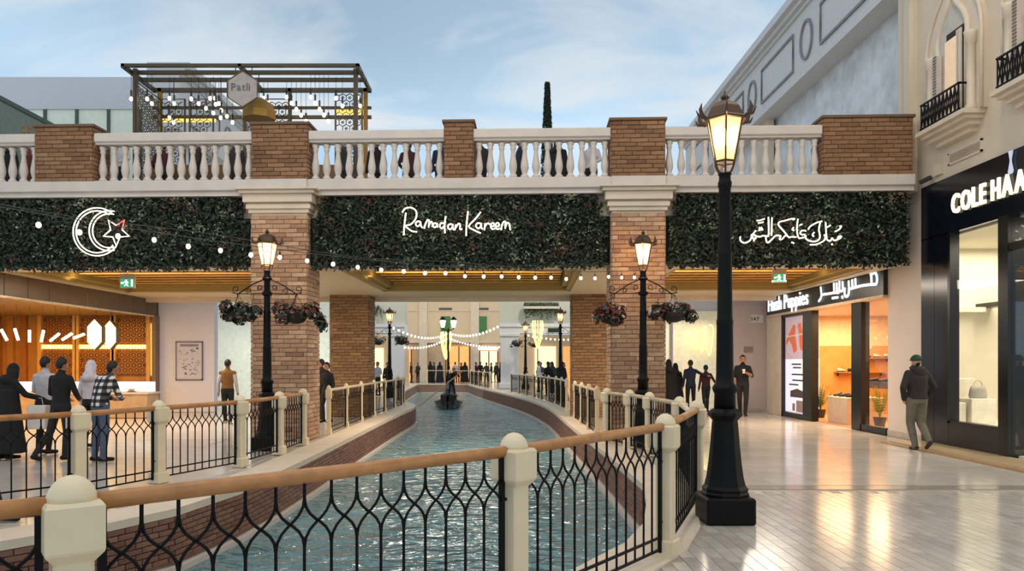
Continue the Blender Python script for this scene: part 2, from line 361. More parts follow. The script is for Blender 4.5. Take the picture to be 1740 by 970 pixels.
def polylen(pts):
    s = [0]
    for a, b in zip(pts, pts[1:]): s.append(s[-1]+math.hypot(b[0]-a[0], b[1]-a[1]))
    return s
def at_len(pts, s, d):
    for i in range(len(pts)-1):
        if s[i+1] >= d or i == len(pts)-2:
            t = (d-s[i])/(s[i+1]-s[i]); a, b = pts[i], pts[i+1]
            return (a[0]+(b[0]-a[0])*t, a[1]+(b[1]-a[1])*t, math.atan2(b[1]-a[1], b[0]-a[0]))
BH, BL = .062, .205
def brick_mesh(l, h, d, name, c=.004):
    mb = MB(); mb.cbox(-l/2, -d, -h/2, l/2, 0, h/2, c); me = mb.mesh(name); return me
def canal_wall(name, pts, side, ymin, ysplit, yend, label):
    r = sroot(name, label=label)
    mb = MB(); mb.path(pts, 0, side*-.16, -.95, -.06); part(r, 'backing', mb, CMORT)
    mb = MB(); mb.path(pts, side*.035, side*-.52, -.075, .012); part(r, 'coping', mb, STONE_W)
    mb = MB(); mb.path(pts, side*.10, side*-.05, -.8, -.615); part(r, 'water_ledge', mb, STONE)
    s = polylen(pts); me = brick_mesh(BL-.01, BH-.01, .035, 'canal_brick'); me.materials.append(CBRICK)
    stuff = MB(); cand = []
    rows = 8
    for k in range(rows):
        z = -.075-BH*(k+.5)-.003; d = (BL/2 if k % 2 else BL*.9)
        while d < s[-1]:
            x, y, a = at_len(pts, s, d)
            if ymin < y < yend: cand.append((x, y, z, a))
            d += BL
    cand.sort(key=lambda c: c[1])
    vis = [c for c in cand if c[1] > ysplit][:300]; vset = set(vis)
    for x, y, z, a in cand:
        rot = a if side < 0 else a+PI
        if (x, y, z, a) in vset:
            link('brick', me, None, r, (x, y, z), rot)
        else:
            ca, sa = math.cos(rot), math.sin(rot); t = MB(); t.box(-BL/2+.005, -.035, -BH/2+.005, BL/2-.005, 0, BH/2-.005)
            stuff.add([(x+p[0]*ca-p[1]*sa, y+p[0]*sa+p[1]*ca, z+p[2]) for p in t.v], t.f)
    if stuff.v: part(r, 'brick_course', stuff, CBRICK, kind='stuff')
canal_wall('wall_canal_left', LB, -1, 5.5, 7.2, 33, 'low brick canal wall below the jewellery side railing')
canal_wall('wall_canal_right', RB[5:], 1, 9.6, 9.7, 46, 'low brick canal wall curving along the shop side')
mb = MB(); mb.path(RB[:6], .0, -.5, -.075, .012); struct('trim_1', mb, STONE_W, 'pale stone coping under the front railing')
mb = MB(); mb.path(RB[:6], 0, -.16, -.95, -.06); struct('wall_canal_near', mb, CMORT)

# floor tiles
def tile_mesh(w, d, name, m): 
    mb = MB(); mb.box(-w/2, -d/2, -.02, w/2, d/2, 0)
    me = mb.mesh(name); me.materials.append(m); return me
def right_edge_x(y):
    for a, b in zip(RB, RB[1:]):
        if a[1] <= y <= b[1] and b[1] > a[1] and a[0] > -4: return a[0]+(b[0]-a[0])*(y-a[1])/(b[1]-a[1])
    return -9
mb = MB(); mb.box(.4, 3.2, -.03, 8.5, 24.4, -.008)
gm = MB(); gp = [(x, y) for x, y in RB if 2.5 < y < 24.5 and x > -3]
gm.poly([(x+.5, y, -.006) for x, y in gp]+[(8.5, 24.4, -.006), (8.5, 2.6, -.006)], (0, 0, -.004)); part(fr, 'grout', gm, GROUT)
pw, pd = .118, .30; pav = []
pm = tile_mesh(pw-.006, pd-.006, 'paver', PAVER)
j = 0; x = -.6
while x < 8.35:
    y = 3.0+(j % 2)*pd/2
    while y < 9.28:
        if x > right_edge_x(y)+.55+pw/2 and y > 1.28*abs(x): pav.append((x, y))
        y += pd
    x += pw; j += 1
vis = sorted([p for p in pav if p[1] > 5.75 and p[0]/p[1] > .2], key=lambda p: p[1])
first = set(vis[:300]); st = MB()
for p in pav:
    if p in first: link('paver', pm, None, fr, (p[0], p[1], .001))
    else: st.box(p[0]-pw/2+.003, p[1]-pd/2+.003, -.02, p[0]+pw/2-.003, p[1]+pd/2-.003, .001)
part(fr, 'paver_field', st, PAVER, kind='stuff')
# border band, then large slabs
bm_ = tile_mesh(.594, .3, 'border_slab', mat('border_slab', '#aa9f92', .15, var=.06, spec=.6))
for i in range(11): link('border_slab', bm_, None, fr, (2.68+i*.6-.3+.3, 9.6, .001))
tm = tile_mesh(.596, .596, 'floor_slab', FLOORT)
for i in range(10):
    for k in range(24):
        X = 2.7+i*.6; Y = 10.08+k*.6
        if X < right_edge_x(Y)+.9 or (2.0 < X < 3.6 and 14.7 < Y < 16.3) or (1.8 < X < 3.4 and 21.8 < Y < 23.4): continue
        link('floor_slab', tm, None, fr, (X, Y, .001))
for i in range(13):
    for k in range(14):
        X = -4.35-i*.6; Y = 7.6+k*.6
        if Y < 7.9 and X > -4.6: continue
        if (-5.7 < X < -3.7 and 14.7 < Y): continue
        link('floor_slab', tm, None, fl, (X, Y, -.004))

# ------------------------------------------------------------------ railings
def post_mesh(h):
    body = MB(); body.cbox(-.1, -.1, .0, .1, .1, .15, .012); body.cbox(-.068, -.068, .14, .068, .068, h-.3, .012)
    head = MB(); c = .03
    head.lathe([(.085, h-.335), (.135, h-.29), (.14, h-.28), (.14, h-.115), (.125, h-.1)], 4, rot=PI/4)
    dome = MB(); pr = [(.088*math.cos(a), h-.105+.1*math.sin(a)) for a in [PI/2*i/6 for i in range(7)]]; pr[-1] = (.004, pr[-1][1])
    dome.lathe(pr, 16)
    return [(n, b.mesh(n, sm)) for n, b, sm in (('shaft', body, False), ('head', head, False), ('dome', dome, True))]
PM = {h: post_mesh(h) for h in (1.2, 1.12)}
def rail_post(p, h, ang, label, group, slim=1.):
    t = thing('railing_post', label, 'post', (p[0], p[1], 0), ang, group); t.scale = (slim, slim, 1)
    for n, me in PM[h]: link(n, me, POSTM, t)
    return t
ORD = ('first', 'second', 'third', 'fourth', 'fifth', 'sixth', 'seventh', 'eighth', 'ninth', 'tenth')
def rail_panel(a, b, h, label, group, wood, near=True, gap=.075):
    d = Vector(b)-Vector(a); L = d.length; ang = math.atan2(d.y, d.x)
    t = thing('iron_railing', label, 'railing', (a[0], a[1], 0), ang, group)
    zt = h-.115; mb = MB()
    n = 10 if near else 6
    mb.tube([(gap-.02, 0, zt), (L-gap+.02, 0, zt)], .036, n, flat=.95); part(t, 'handrail', mb, wood, smooth=near)
    mb = MB()
    zb = zt-.03
    for x in (gap+.03, L-gap-.03): mb.box(x-.014, -.014, .05, x+.014, .014, zb)
    part(t, 'stile', mb, IRON)
    mb = MB()
    for z in (.075, .175): mb.box(gap+.03, -.009, z-.009, L-gap-.03, .009, z+.009)
    for x in (gap-.02, L-gap-.05):
        for z in (.3, .8): mb.box(x, -.008, z-.008, x+.07, .008, z+.008)
    part(t, 'bottom_rail', mb, IRON)
    w = L-2*gap-.06; N = max(2, round(w/.147)); s = w/N; k = 6 if near else 4; q = 7 if near else 4
    r = .0085; z1 = zt-.34; z2 = zt-.10
    def bar(left, right):
        m = MB(); m.tube([(0, 0, .075), (0, 0, z1+.01)], r, k); m.tube([(0, 0, z2-.01), (0, 0, zb)], r, k)
        for sg, on in ((-1, left), (1, right)):
            if on: m.tube(bez((0, 0, z1), (0, 0, z1+.13), (sg*s, 0, z2-.13), (sg*s, 0, z2), q), r*.9, k)
        return m.mesh('bar')
    mid = bar(True, True)
    for i in range(1, N): link('bar', mid, IRON, t, (gap+.03+i*s, 0, 0))
    for x, sg in ((gap+.03, 1), (gap+.03+N*s, -1)):
        m = MB(); m.tube(bez((0, 0, z1), (0, 0, z1+.13), (sg*s, 0, z2-.13), (sg*s, 0, z2), q), r*.9, k)
        link('scroll', m.mesh('scroll'), IRON, t, (x, 0, 0))
    return t
def railing(posts, h, anchor, run, wood, near=True, slim=1., rev=True):
    n = len(posts)
    for i, p in enumerate(posts):
        a = posts[max(i-1, 0)]; b = posts[min(i+1, n-1)]; k = (n-1-i) if rev else i
        rail_post(p, h, math.atan2(b[1]-a[1], b[0]-a[0]), 'domed cream post, %s from %s in the %s' % (ORD[k], anchor, run), run+' posts', slim)
    for i in range(n-1):
        k = (n-2-i) if rev else i
        rail_panel(posts[i], posts[i+1], h, 'black lancet pattern railing, %s from %s in the %s' % (ORD[k], anchor, run), run+' panels', wood, near, .075*slim)
NEARP = [(-3.6,1.62),(-1.64,2.8),(.055,4.5),(1.345,6.2),(2.18,8.4)]
railing(NEARP, 1.2, 'the lone lamp', 'oak railed front run', WOOD)
railing([(-6.6,6.9),(-5.09,8.83),(-4.67,9.98),(-4.12,11.5),(-3.98,13.05),(-3.96,14.5)], 1.12, 'the left pillar', 'jewellery side run', WOOD)
PALE = mat('pale_handrail', '#c9b596', .4, var=.1)
rail_panel((2.18,8.4), (2.62,11.1), 1.12, 'black lancet railing with cream handrail behind the lone street lamp', 'walkway run panels', POSTM)
railing([(2.62,11.1),(2.5,12.8),(2.36,14.0),(2.06,14.95)], 1.12, 'the right pillar', 'walkway run', PALE)
railing([(-3.93,16.5),(-3.93,18.3),(-3.93,20.2),(-3.93,22.2),(-3.9,24),(-3.85,25.8),(-3.82,27.4),(-3.95,28.9),(-4.5,31)], 1.12, 'the front left pillar', 'left bank passage run', PALE, False, .62, False)
railing([(2.03,16.3),(2.02,17.8),(2.0,19.3),(1.98,20.9)], 1.12, 'the front right pillar', 'right passage run', PALE, False, .62, False)
railing([(2.05,24.6),(2.02,26.4),(1.95,28.3),(1.78,30.2),(1.58,32.1),(1.34,34.1),(1.05,36.1),(.72,38.1),(.35,40.2)], 1.12, 'the rear right pillar', 'white bend run', mat('white_handrail', '#d9d4cb', .4), False, .62, False)
railing([(-.9,44.8),(-1.3,47.2),(-1.75,49.6),(-2.15,52),(-2.5,54.4),(-4.2,56.6),(-6,57.2)], 1.12, 'the white portico', 'tan far end run', PALE, False, .62, False)

# ------------------------------------------------------------------ the bridge
BA = -.036; B0 = Vector((0, 15.4, 0))
def BW(x, y, z=0): return (B0.x+x*math.cos(BA)-y*math.sin(BA), B0.y+x*math.sin(BA)+y*math.cos(BA), z)
LX0, LX1, RX0, RX1 = -5.27, -4.10, 2.19, 3.27
br = thing('footbridge', 'pale stone footbridge with wood slatted coffers crossing over the canal', 'bridge', BW(0, 0), BA)
mb = MB(); mb.cbox(-14, -.22, 5.20, 8.28, .2, 5.42, .015); part(br, 'ledge', mb, STONE)
for a, b in ((-14, LX0-.18), (LX1+.18, RX0-.18), (RX1+.18, 8.28)): mb = MB(); mb.box(a, -.16, 5.1, b, .2, 5.2); part(br, 'ledge_fillet', mb, STONE)
mb = MB(); mb.box(-14, .2, 5.0, 8.28, 7.9, 5.40); part(br, 'deck', mb, STONE_W)
mb = MB(); mb.box(-11.66, 7.6, 3.54, 8.06, 7.9, 5.0)
for a, b in ((-14, LX0+.03), (LX1-.03, RX0+.03), (RX1-.03, 8.28)): mb.box(a, .1, 3.72, b, .3, 5.1)
part(br, 'beam', mb, STONE_W)
SOF = mat('cream_soffit', '#d2c2a4', .6, var=.04)
bays = [(-11.3, -5.7), (-3.7, 1.67), (3.65, 8.0)]
yc0, yc1 = .9, 5.9
mb = MB(); xs = [-14]+[v for b in bays for v in b]+[8.28]
for i in range(0, len(xs)-2, 2): mb.box(xs[i], .3, 3.66, xs[i+1], 7.6, 3.76)
mb.poly([(8.0, .3, 3.66), (8.34, .3, 3.66), (8.07, 7.6, 3.66), (8.0, 7.6, 3.66)], (0, 0, .1))
for a, b in bays: mb.box(a, .3, 3.66, b, yc0, 3.76); mb.box(a, yc1, 3.66, b, 7.6, 3.76)
part(br, 'soffit', mb, SOF)
mb = MB()
for a, b in bays:
    for q, (o, z0, z1) in enumerate(((0, 3.69, 3.79), (.13, 3.77, 4.12))):
        for x0, y0, x1, y1 in ((a+o, yc0+o, b-o, yc0+o+.14), (a+o, yc1-o-.14, b-o, yc1-o), (a+o, yc0+o, a+o+.14, yc1-o), (b-o-.14, yc0+o, b-o, yc1-o)):
            mb.box(x0, y0, z0, x1, y1, z1)
part(br, 'coffer_moulding', mb, mat('ochre_moulding', '#a08a4e', .5, var=.06))
mb = MB()
for a, b in bays: mb.box(a, yc0, 4.10, b, yc1, 4.16)
part(br, 'coffer_back', mb, mat('coffer_dark', '#6b4a22', .7))
SLAT = mat('honey_wood_slat', '#c79a4e', .45, var=.2, scale=5, rnd=['#b98a40', '#d0a55a', '#c2944a'])
for a, b in bays:
    sl = MB(); sl.box(a+.36, -.09, 0, b-.36, .09, .03); me = sl.mesh('slat'); me.materials.append(SLAT)
    n = 15
    for i in range(n):
        o = link('slat', me, None, br, (0, yc0+.45+i*(yc1-yc0-.9)/(n-1), 3.91+.02*(i % 2))); o.rotation_euler = (.45, 0, 0)
# no coffer lamps are modelled; the bays use added area lights declared above (added_passage_downlight)

# bricks on a rectangular shaft: list of faces -> individual bricks for the first 300, the rest joined
BRM = {}
def shaft(root, w, d, z0, z1, m, mort, faces, allfaces=True, rh=.0915, bl=.37):
    cc = MB(); cc.box(-w/2+.012, .012, z0, w/2-.012, d-.012, z1); part(root, 'core', cc, mort)
    lst = []; rows = round((z1-z0)/rh); rh = (z1-z0)/rows
    defs = {'front': (-w/2, 0, 0, w), 'right': (w/2, 0, PI/2, d), 'back': (w/2, d, PI, w), 'left': (-w/2, d, -PI/2, d)}
    order = list(faces)+([f for f in defs if f not in faces] if allfaces else [])
    for fi, fn in enumerate(order):
        ox, oy, an, W = defs[fn]
        for r in range(rows):
            z = z0+(r+.5)*rh; u = -(bl*((r*.37) % 1)) 
            while u < W-.001:
                a = max(u, 0); b = min(u+bl, W); u += bl
                if b-a < .03: continue
                lst.append((fn in faces, ox+math.cos(an)*(a+b)/2, oy+math.sin(an)*(a+b)/2, z, an, round((b-a)/.03)*.03 if b-a < bl-.02 else bl, b-a))
    st = MB(); cnt = 0
    for own, x, y, z, an, key, ln in lst:
        if own and cnt < 300:
            k = (round(ln, 2), round(rh, 4), m.name)
            if k not in BRM: BRM[k] = brick_mesh(ln-.01, rh-.011, .03, 'brick', .003); BRM[k].materials.append(m)
            jit = random.uniform(-.003, .006)
            link('brick', BRM[k], None, root, (x+math.sin(an)*(-.012+jit), y-math.cos(an)*(-.012+jit), z), an); cnt += 1
        else:
            t = MB(); t.box(-ln/2+.005, -.018, -rh/2+.0055, ln/2-.005, .01, rh/2-.0055); ca, sa = math.cos(an), math.sin(an)
            st.add([(x+p[0]*ca-p[1]*sa, y+p[0]*sa+p[1]*ca, z+p[2]) for p in t.v], t.f)
    if st.v: part(root, 'brick_facing', st, m, kind='stuff')
def pillar(xc, w, d, y, z1, faces, label, capital, m=BRICK, mort=MORTAR):
    t = thing('brick_pillar', label, 'pillar', BW(xc, y), BA, 'brick pillars of the footbridge')
    shaft(t, w, d, 0, z1, m, mort, faces)
    if capital:
        mb = MB()
        for o, a, b in ((.0, 4.66, 4.72), (.05, 4.72, 4.80), (.09, 4.80, 4.90), (.06, 4.90, 4.93), (.14, 4.93, 5.10), (.20, 5.10, 5.17), (.26, 5.17, 5.205)):
            mb.cbox(-w/2-o, -o, a, w/2+o, .41, b, .008)
        part(t, 'capital', mb, STONE_W)
        mb = MB(); mb.box(-w/2, .405, z1, w/2, d, 5.005); part(t, 'impost', mb, STONE_W)
        mb = MB(); mb.box(-w/2-.005, -.07, 5.20, w/2+.005, -.005, 5.42); part(t, 'pedestal', mb, STONE)
    return t
pillar((LX0+LX1)/2, LX1-LX0, .85, -.2, 4.68, ('front', 'right'), 'tall brick pillar with moulded capital beside the jewellery side railing', True)
pillar((RX0+RX1)/2, RX1-RX0, .85, -.2, 4.68, ('front', 'left'), 'tall brick pillar with moulded capital beside the shoe shop walkway', True)
pillar((LX0+LX1)/2-.26, LX1-LX0, .85, 6.75, 3.67, ('front', 'right'), 'plain brick pillar behind the left bank passage railing', False, mat('rear_brick', '#8f6840', .8, var=.14, rnd=['#75593c', '#917050', '#826346', '#9c7c56']), MORTAR_D)
pillar((1.98+3.1)/2-.22, 1.12, .85, 6.75, 3.67, ('front', 'left'), 'plain brick pillar at the end of the right passage railing', False, MATS['rear_brick'], MORTAR_D)

def pier(x0, x1, label, cap=.05, d=.62):
    w = x1-x0; t = thing('brick_pier', label, 'pier', BW((x0+x1)/2, -.16), BA, 'brick piers of the balustrade')
    shaft(t, w, d, 5.42, 6.57, BRICK_D, MORTAR_D, ('front', 'right' if x1 < 0 else 'left'), rh=.0885)
    mb = MB(); mb.cbox(-w/2-cap, -cap, 6.57, w/2+cap, d+cap, 6.63, .01); part(t, 'cap', mb, mat('brown_slab', '#6d543f', .7)); return t
PIERS = [(-9.9, -8.66), (LX0, LX1), (-1.24, -.66), (RX0, RX1), (6.47, 8.24)]
for p, l in zip(PIERS, ('brick pier of the balustrade above the crescent sign', 'brick pier standing over the left capital below the gold pergola', 'narrow brick pier in the middle of the balustrade', 'brick pier standing over the right capital near the cypress', 'long brick pier where the balustrade meets the cream building')): pier(*p, l)
BALP = [(.085,0),(.085,.05),(.06,.07),(.05,.1),(.07,.16),(.083,.23),(.078,.31),(.058,.42),(.044,.53),(.042,.58),(.058,.61),(.058,.64),(.05,.66),(.075,.70),(.075,.74)]
bmsh = MB(); bmsh.lathe([(r, z) for r, z in BALP], 12); BAL = bmsh.mesh('baluster', True); BAL.materials.append(STONE)
plq = MB(); plq.box(-.088, -.088, .0, .088, .088, .06); plq.box(-.095, -.095, .74, .095, .095, .84)
secs = [(-14, PIERS[0][0])]+[(PIERS[i][1], PIERS[i+1][0]) for i in range(4)]
slabels = ('white balustrade above the far left of the crescent hedge', 'white balustrade above the crescent moon sign', 'white balustrade above the left half of the Ramadan Kareem sign', 'white balustrade above the end of the Ramadan Kareem sign', 'white balustrade above the Arabic neon sign')
for (a, b), l in zip(secs, slabels):
    t = thing('balustrade', l, 'balustrade', BW(a, 0, 5.42), BA, 'balustrade sections of the footbridge'); L = b-a
    mb = MB(); mb.cbox(0, -.16, .83, L, .16, 1.03, .025); mb.cbox(0, -.12, .79, L, .12, .84, .01); part(t, 'top_rail', mb, STONE)
    mb = MB(); mb.box(0, -.12, -.01, L, .12, .03); part(t, 'base', mb, STONE)
    n = round(L/.242)
    for i in range(n):
        x = (i+.5)*L/n; link('baluster', BAL, None, t, (x, 0, .03))

# hedge panels
def leaf_quad(mb, c, nrm, s, asp=.5):
    n = Vector(nrm).normalized(); t = Vector((random.gauss(0, 1), random.gauss(0, 1), random.gauss(0, 1))); t = (t-n*t.dot(n))
    if t.length < 1e-3: t = Vector((0, 0, 1))
    t.normalize(); w = n.cross(t); c = Vector(c)
    mb.add([c-t*s, c+w*s*asp+n*s*.12, c+t*s, c-w*s*asp+n*s*.12], [(0, 1, 2), (0, 2, 3)])
def hedge(x0, x1, label, cl=True, cr=True):
    t = thing('hedge_panel', label, 'hedge', BW(x0, 0, 3.62), BA); L = x1-x0; Hh = 1.475
    nz = 1.03; nw = .27
    pts = [(0, .04), (L, .04)]+([(L, nz), (L-nw, nz), (L-nw, Hh)] if cr else [(L, Hh)])+([(nw, Hh), (nw, nz), (0, nz)] if cl else [(0, Hh)])
    mb = MB(); mb.poly([(x, -.02, z) for x, z in pts], (0, .14, 0)); part(t, 'backing', mb, HEDGEB)
    def free(x, z, r=.05):                            # true where a leaf clears the pillar and its stepped capital
        for e, c in ((x, cl), (L-x, cr)):
            if c and e < r+.02+(0 if z < nz-.04 else .10 if z < 1.16 else .09 if z < 1.30 else .16 if z < 1.46 else .24): return False
        return True
    d, p, r = MB(), MB(), MB()
    blobs = [(random.uniform(0, L), random.uniform(.05, Hh), random.choice((p, p, p, r)), random.uniform(.08, .28)) for _ in range(int(L*12))]
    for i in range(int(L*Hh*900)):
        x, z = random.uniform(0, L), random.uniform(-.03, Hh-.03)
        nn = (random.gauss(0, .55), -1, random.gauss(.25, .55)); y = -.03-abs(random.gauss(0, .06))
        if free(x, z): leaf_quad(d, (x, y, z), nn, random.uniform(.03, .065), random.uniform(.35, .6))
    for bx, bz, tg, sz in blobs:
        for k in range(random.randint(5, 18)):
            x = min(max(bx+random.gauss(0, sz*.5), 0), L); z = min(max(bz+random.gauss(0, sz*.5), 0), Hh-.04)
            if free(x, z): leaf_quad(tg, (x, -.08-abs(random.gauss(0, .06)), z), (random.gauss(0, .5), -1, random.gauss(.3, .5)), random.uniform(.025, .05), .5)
    for i in range(int(L*16)):
        x = random.uniform(.08, L-.08)
        for k in range(4): leaf_quad(d, (x+random.gauss(0, .02), random.uniform(-.1, .05), -.02-k*.02*random.random()), (random.gauss(0, .5), -1, 0), .035)
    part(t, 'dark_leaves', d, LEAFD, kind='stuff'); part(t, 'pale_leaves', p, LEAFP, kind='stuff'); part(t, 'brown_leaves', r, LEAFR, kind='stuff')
hedge(-14, LX0-.02, 'dark artificial hedge panel carrying the crescent and star sign', cl=False)
hedge(LX1+.02, RX0-.02, 'dark artificial hedge panel carrying the Ramadan Kareem sign')
hedge(RX1+.02, 8.2, 'dark artificial hedge panel carrying the Arabic neon sign', cr=False)

# neon signs, strokes given on the hedge face
YH = 15.12
def hp(px, py, Y0=YH):                                # point of the bridge front plane, offset in front of the leaves
    k = (px-CX)/F; Y = Y0/(1+.036*k); return (k*Y, Y, EYE+(HY-py)*Y/F)
def neon(name, label, cat, strokes, to, r, m, k=3, nm='neon_stroke'):
    pts = [[Vector(to(*q)) for q in s] for s in strokes]; al = [p for s in pts for p in s]
    base = Vector((sum(p.x for p in al)/len(al), sum(p.y for p in al)/len(al), min(p.z for p in al)))
    t = thing(name, label, cat, base)
    for s in pts:
        mb = MB(); mb.tube(smoothpts(s, k) if len(s) > 2 else s, r, 6); part(t, nm, mb, m, world=True, smooth=True)
    mb = MB()
    for p in al[::6]: mb.tube([p, p+Vector((0, .12, 0))], .006, 4)
    part(t, 'standoff', mb, BLACK, world=True); return t
RK = [[(235,170),(215,330),(205,470)], [(185,165),(230,110),(300,100),(360,130),(380,190),(360,260),(300,325),(230,345),(270,385),(320,418),(385,425)],
 [(430,290),(390,285),(365,320),(390,352),(425,330),(432,290),(437,345),(458,372)], [(480,382),(500,315),(530,262),(548,290),(540,365)], [(540,350),(570,290),(590,310),(590,360)],
 [(645,310),(612,312),(600,345),(625,367),(650,340),(654,310),(662,365)], [(745,312),(705,310),(690,350),(715,382),(745,350)], [(770,215),(755,340),(760,442)],
 [(855,322),(812,328),(800,370),(830,392),(860,362),(864,322),(868,382),(885,402)], [(892,402),(906,330)], [(902,375),(940,315),(965,330),(960,390),(992,385)],
 [(1070,150),(1050,330),(1045,480)], [(1240,160),(1170,250),(1080,350),(1150,402),(1240,445)],
 [(1240,312),(1195,310),(1175,345),(1200,380),(1235,362),(1247,312),(1250,370),(1268,388)], [(1290,402),(1300,310)], [(1296,360),(1330,312),(1365,325)],
 [(1378,355),(1420,345),(1415,310),(1385,315),(1375,355),(1395,390),(1432,380)], [(1442,355),(1485,345),(1480,308),(1450,312),(1440,355),(1460,390),(1502,380)],
 [(1515,402),(1530,320),(1558,287),(1575,300),(1570,382)], [(1572,350),(1600,302),(1625,325),(1638,402)]]
neon('neon_sign', 'white neon script reading Ramadan Kareem on the hedge', 'sign', RK, lambda x, y: hp(660+x/7.909, 340+y/7.909), .015, NEON)
AR = [[(150,430),(148,480),(190,516),(245,510),(290,478),(312,430),(345,470),(335,495)], [(300,425),(345,405),(372,440),(345,470),(320,440)], [(365,345),(330,390),(300,410)],
 [(372,425),(430,432),(470,415),(520,425),(548,400),(545,155)], [(595,160),(590,300),(588,418)], [(505,425),(515,490),(540,515),(600,462),(650,415),(720,420)], [(720,420),(700,465),(730,470),(760,440)],
 [(890,195),(915,180),(870,180),(780,205),(700,225),(685,265),(740,330),(790,390),(830,438),(885,432),(935,440)], [(760,440),(800,400)],
 [(960,180),(945,320),(965,440),(1010,450),(1075,430)], [(1010,400),(990,380),(1020,345),(1075,350)], [(1075,430),(1050,400),(1020,410)], [(900,300),(880,330),(905,345)],
 [(1280,215),(1255,320),(1270,430),(1240,485),(1170,500),(1100,480),(1065,450)], [(1190,370),(1165,405),(1185,430)], [(1300,215),(1220,235),(1130,290),(1105,330)], [(1340,470),(1310,500),(1220,540),(1130,545)], [(1330,400),(1345,440),(1335,475)],
 [(1350,230),(1355,340),(1368,470),(1420,488),(1440,450),(1470,485),(1520,470),(1560,450)], [(1560,450),(1570,425),(1530,430),(1520,470)], [(1370,300),(1420,270)], [(1480,360),(1540,330),(1570,285),(1545,285)],
 [(380,205),(430,200),(490,180)], [(400,240),(440,235),(475,225)], [(415,350),(420,300),(435,335),(445,300),(465,340)], [(1435,530),(1445,550)], [(870,510),(905,525)], [(985,270),(1020,255)]]
neon('neon_sign', 'white neon Arabic calligraphy on the hedge panel', 'sign', AR, lambda x, y: hp(1240+x/8.286, 350+y/8.286), .014, NEON)
def arc(cx, cy, r, a0, a1, n): return [(cx+r*math.cos(math.radians(a0+(a1-a0)*i/n)), cy+r*math.sin(math.radians(a0+(a1-a0)*i/n))) for i in range(n+1)]
CS = [arc(640, 325, 158, -52, -322, 24), arc(640, 325, 138, -55, -320, 24), arc(720, 318, 132, -75, -285, 20), arc(722, 318, 112, -75, -285, 20)]
ct = neon('neon_sign', 'double line neon crescent moon with star on the hedge', 'sign', CS, lambda x, y: hp(x/3.88, 310+y/3.88), .0125, NEON, k=2)
star = []
for i in range(10):
    r = 95 if i % 2 == 0 else 42; a = math.radians(90+36*i); star.append((767+r*math.cos(a)*.95, 325+r*math.sin(a)))
for i in range(5):
    seg = [star[(2*i-1) % 10], star[2*i], star[(2*i+1) % 10]]
    mb = MB(); mb.tube([hp(x/3.88, 310+y/3.88) for x, y in seg], .014, 6)
    o = part(ct, 'star_point', mb, NEON if i != 3 else mat('red_neon', '#ff8a80', .3, emit='#ff5a55', estr=2.5), world=True)

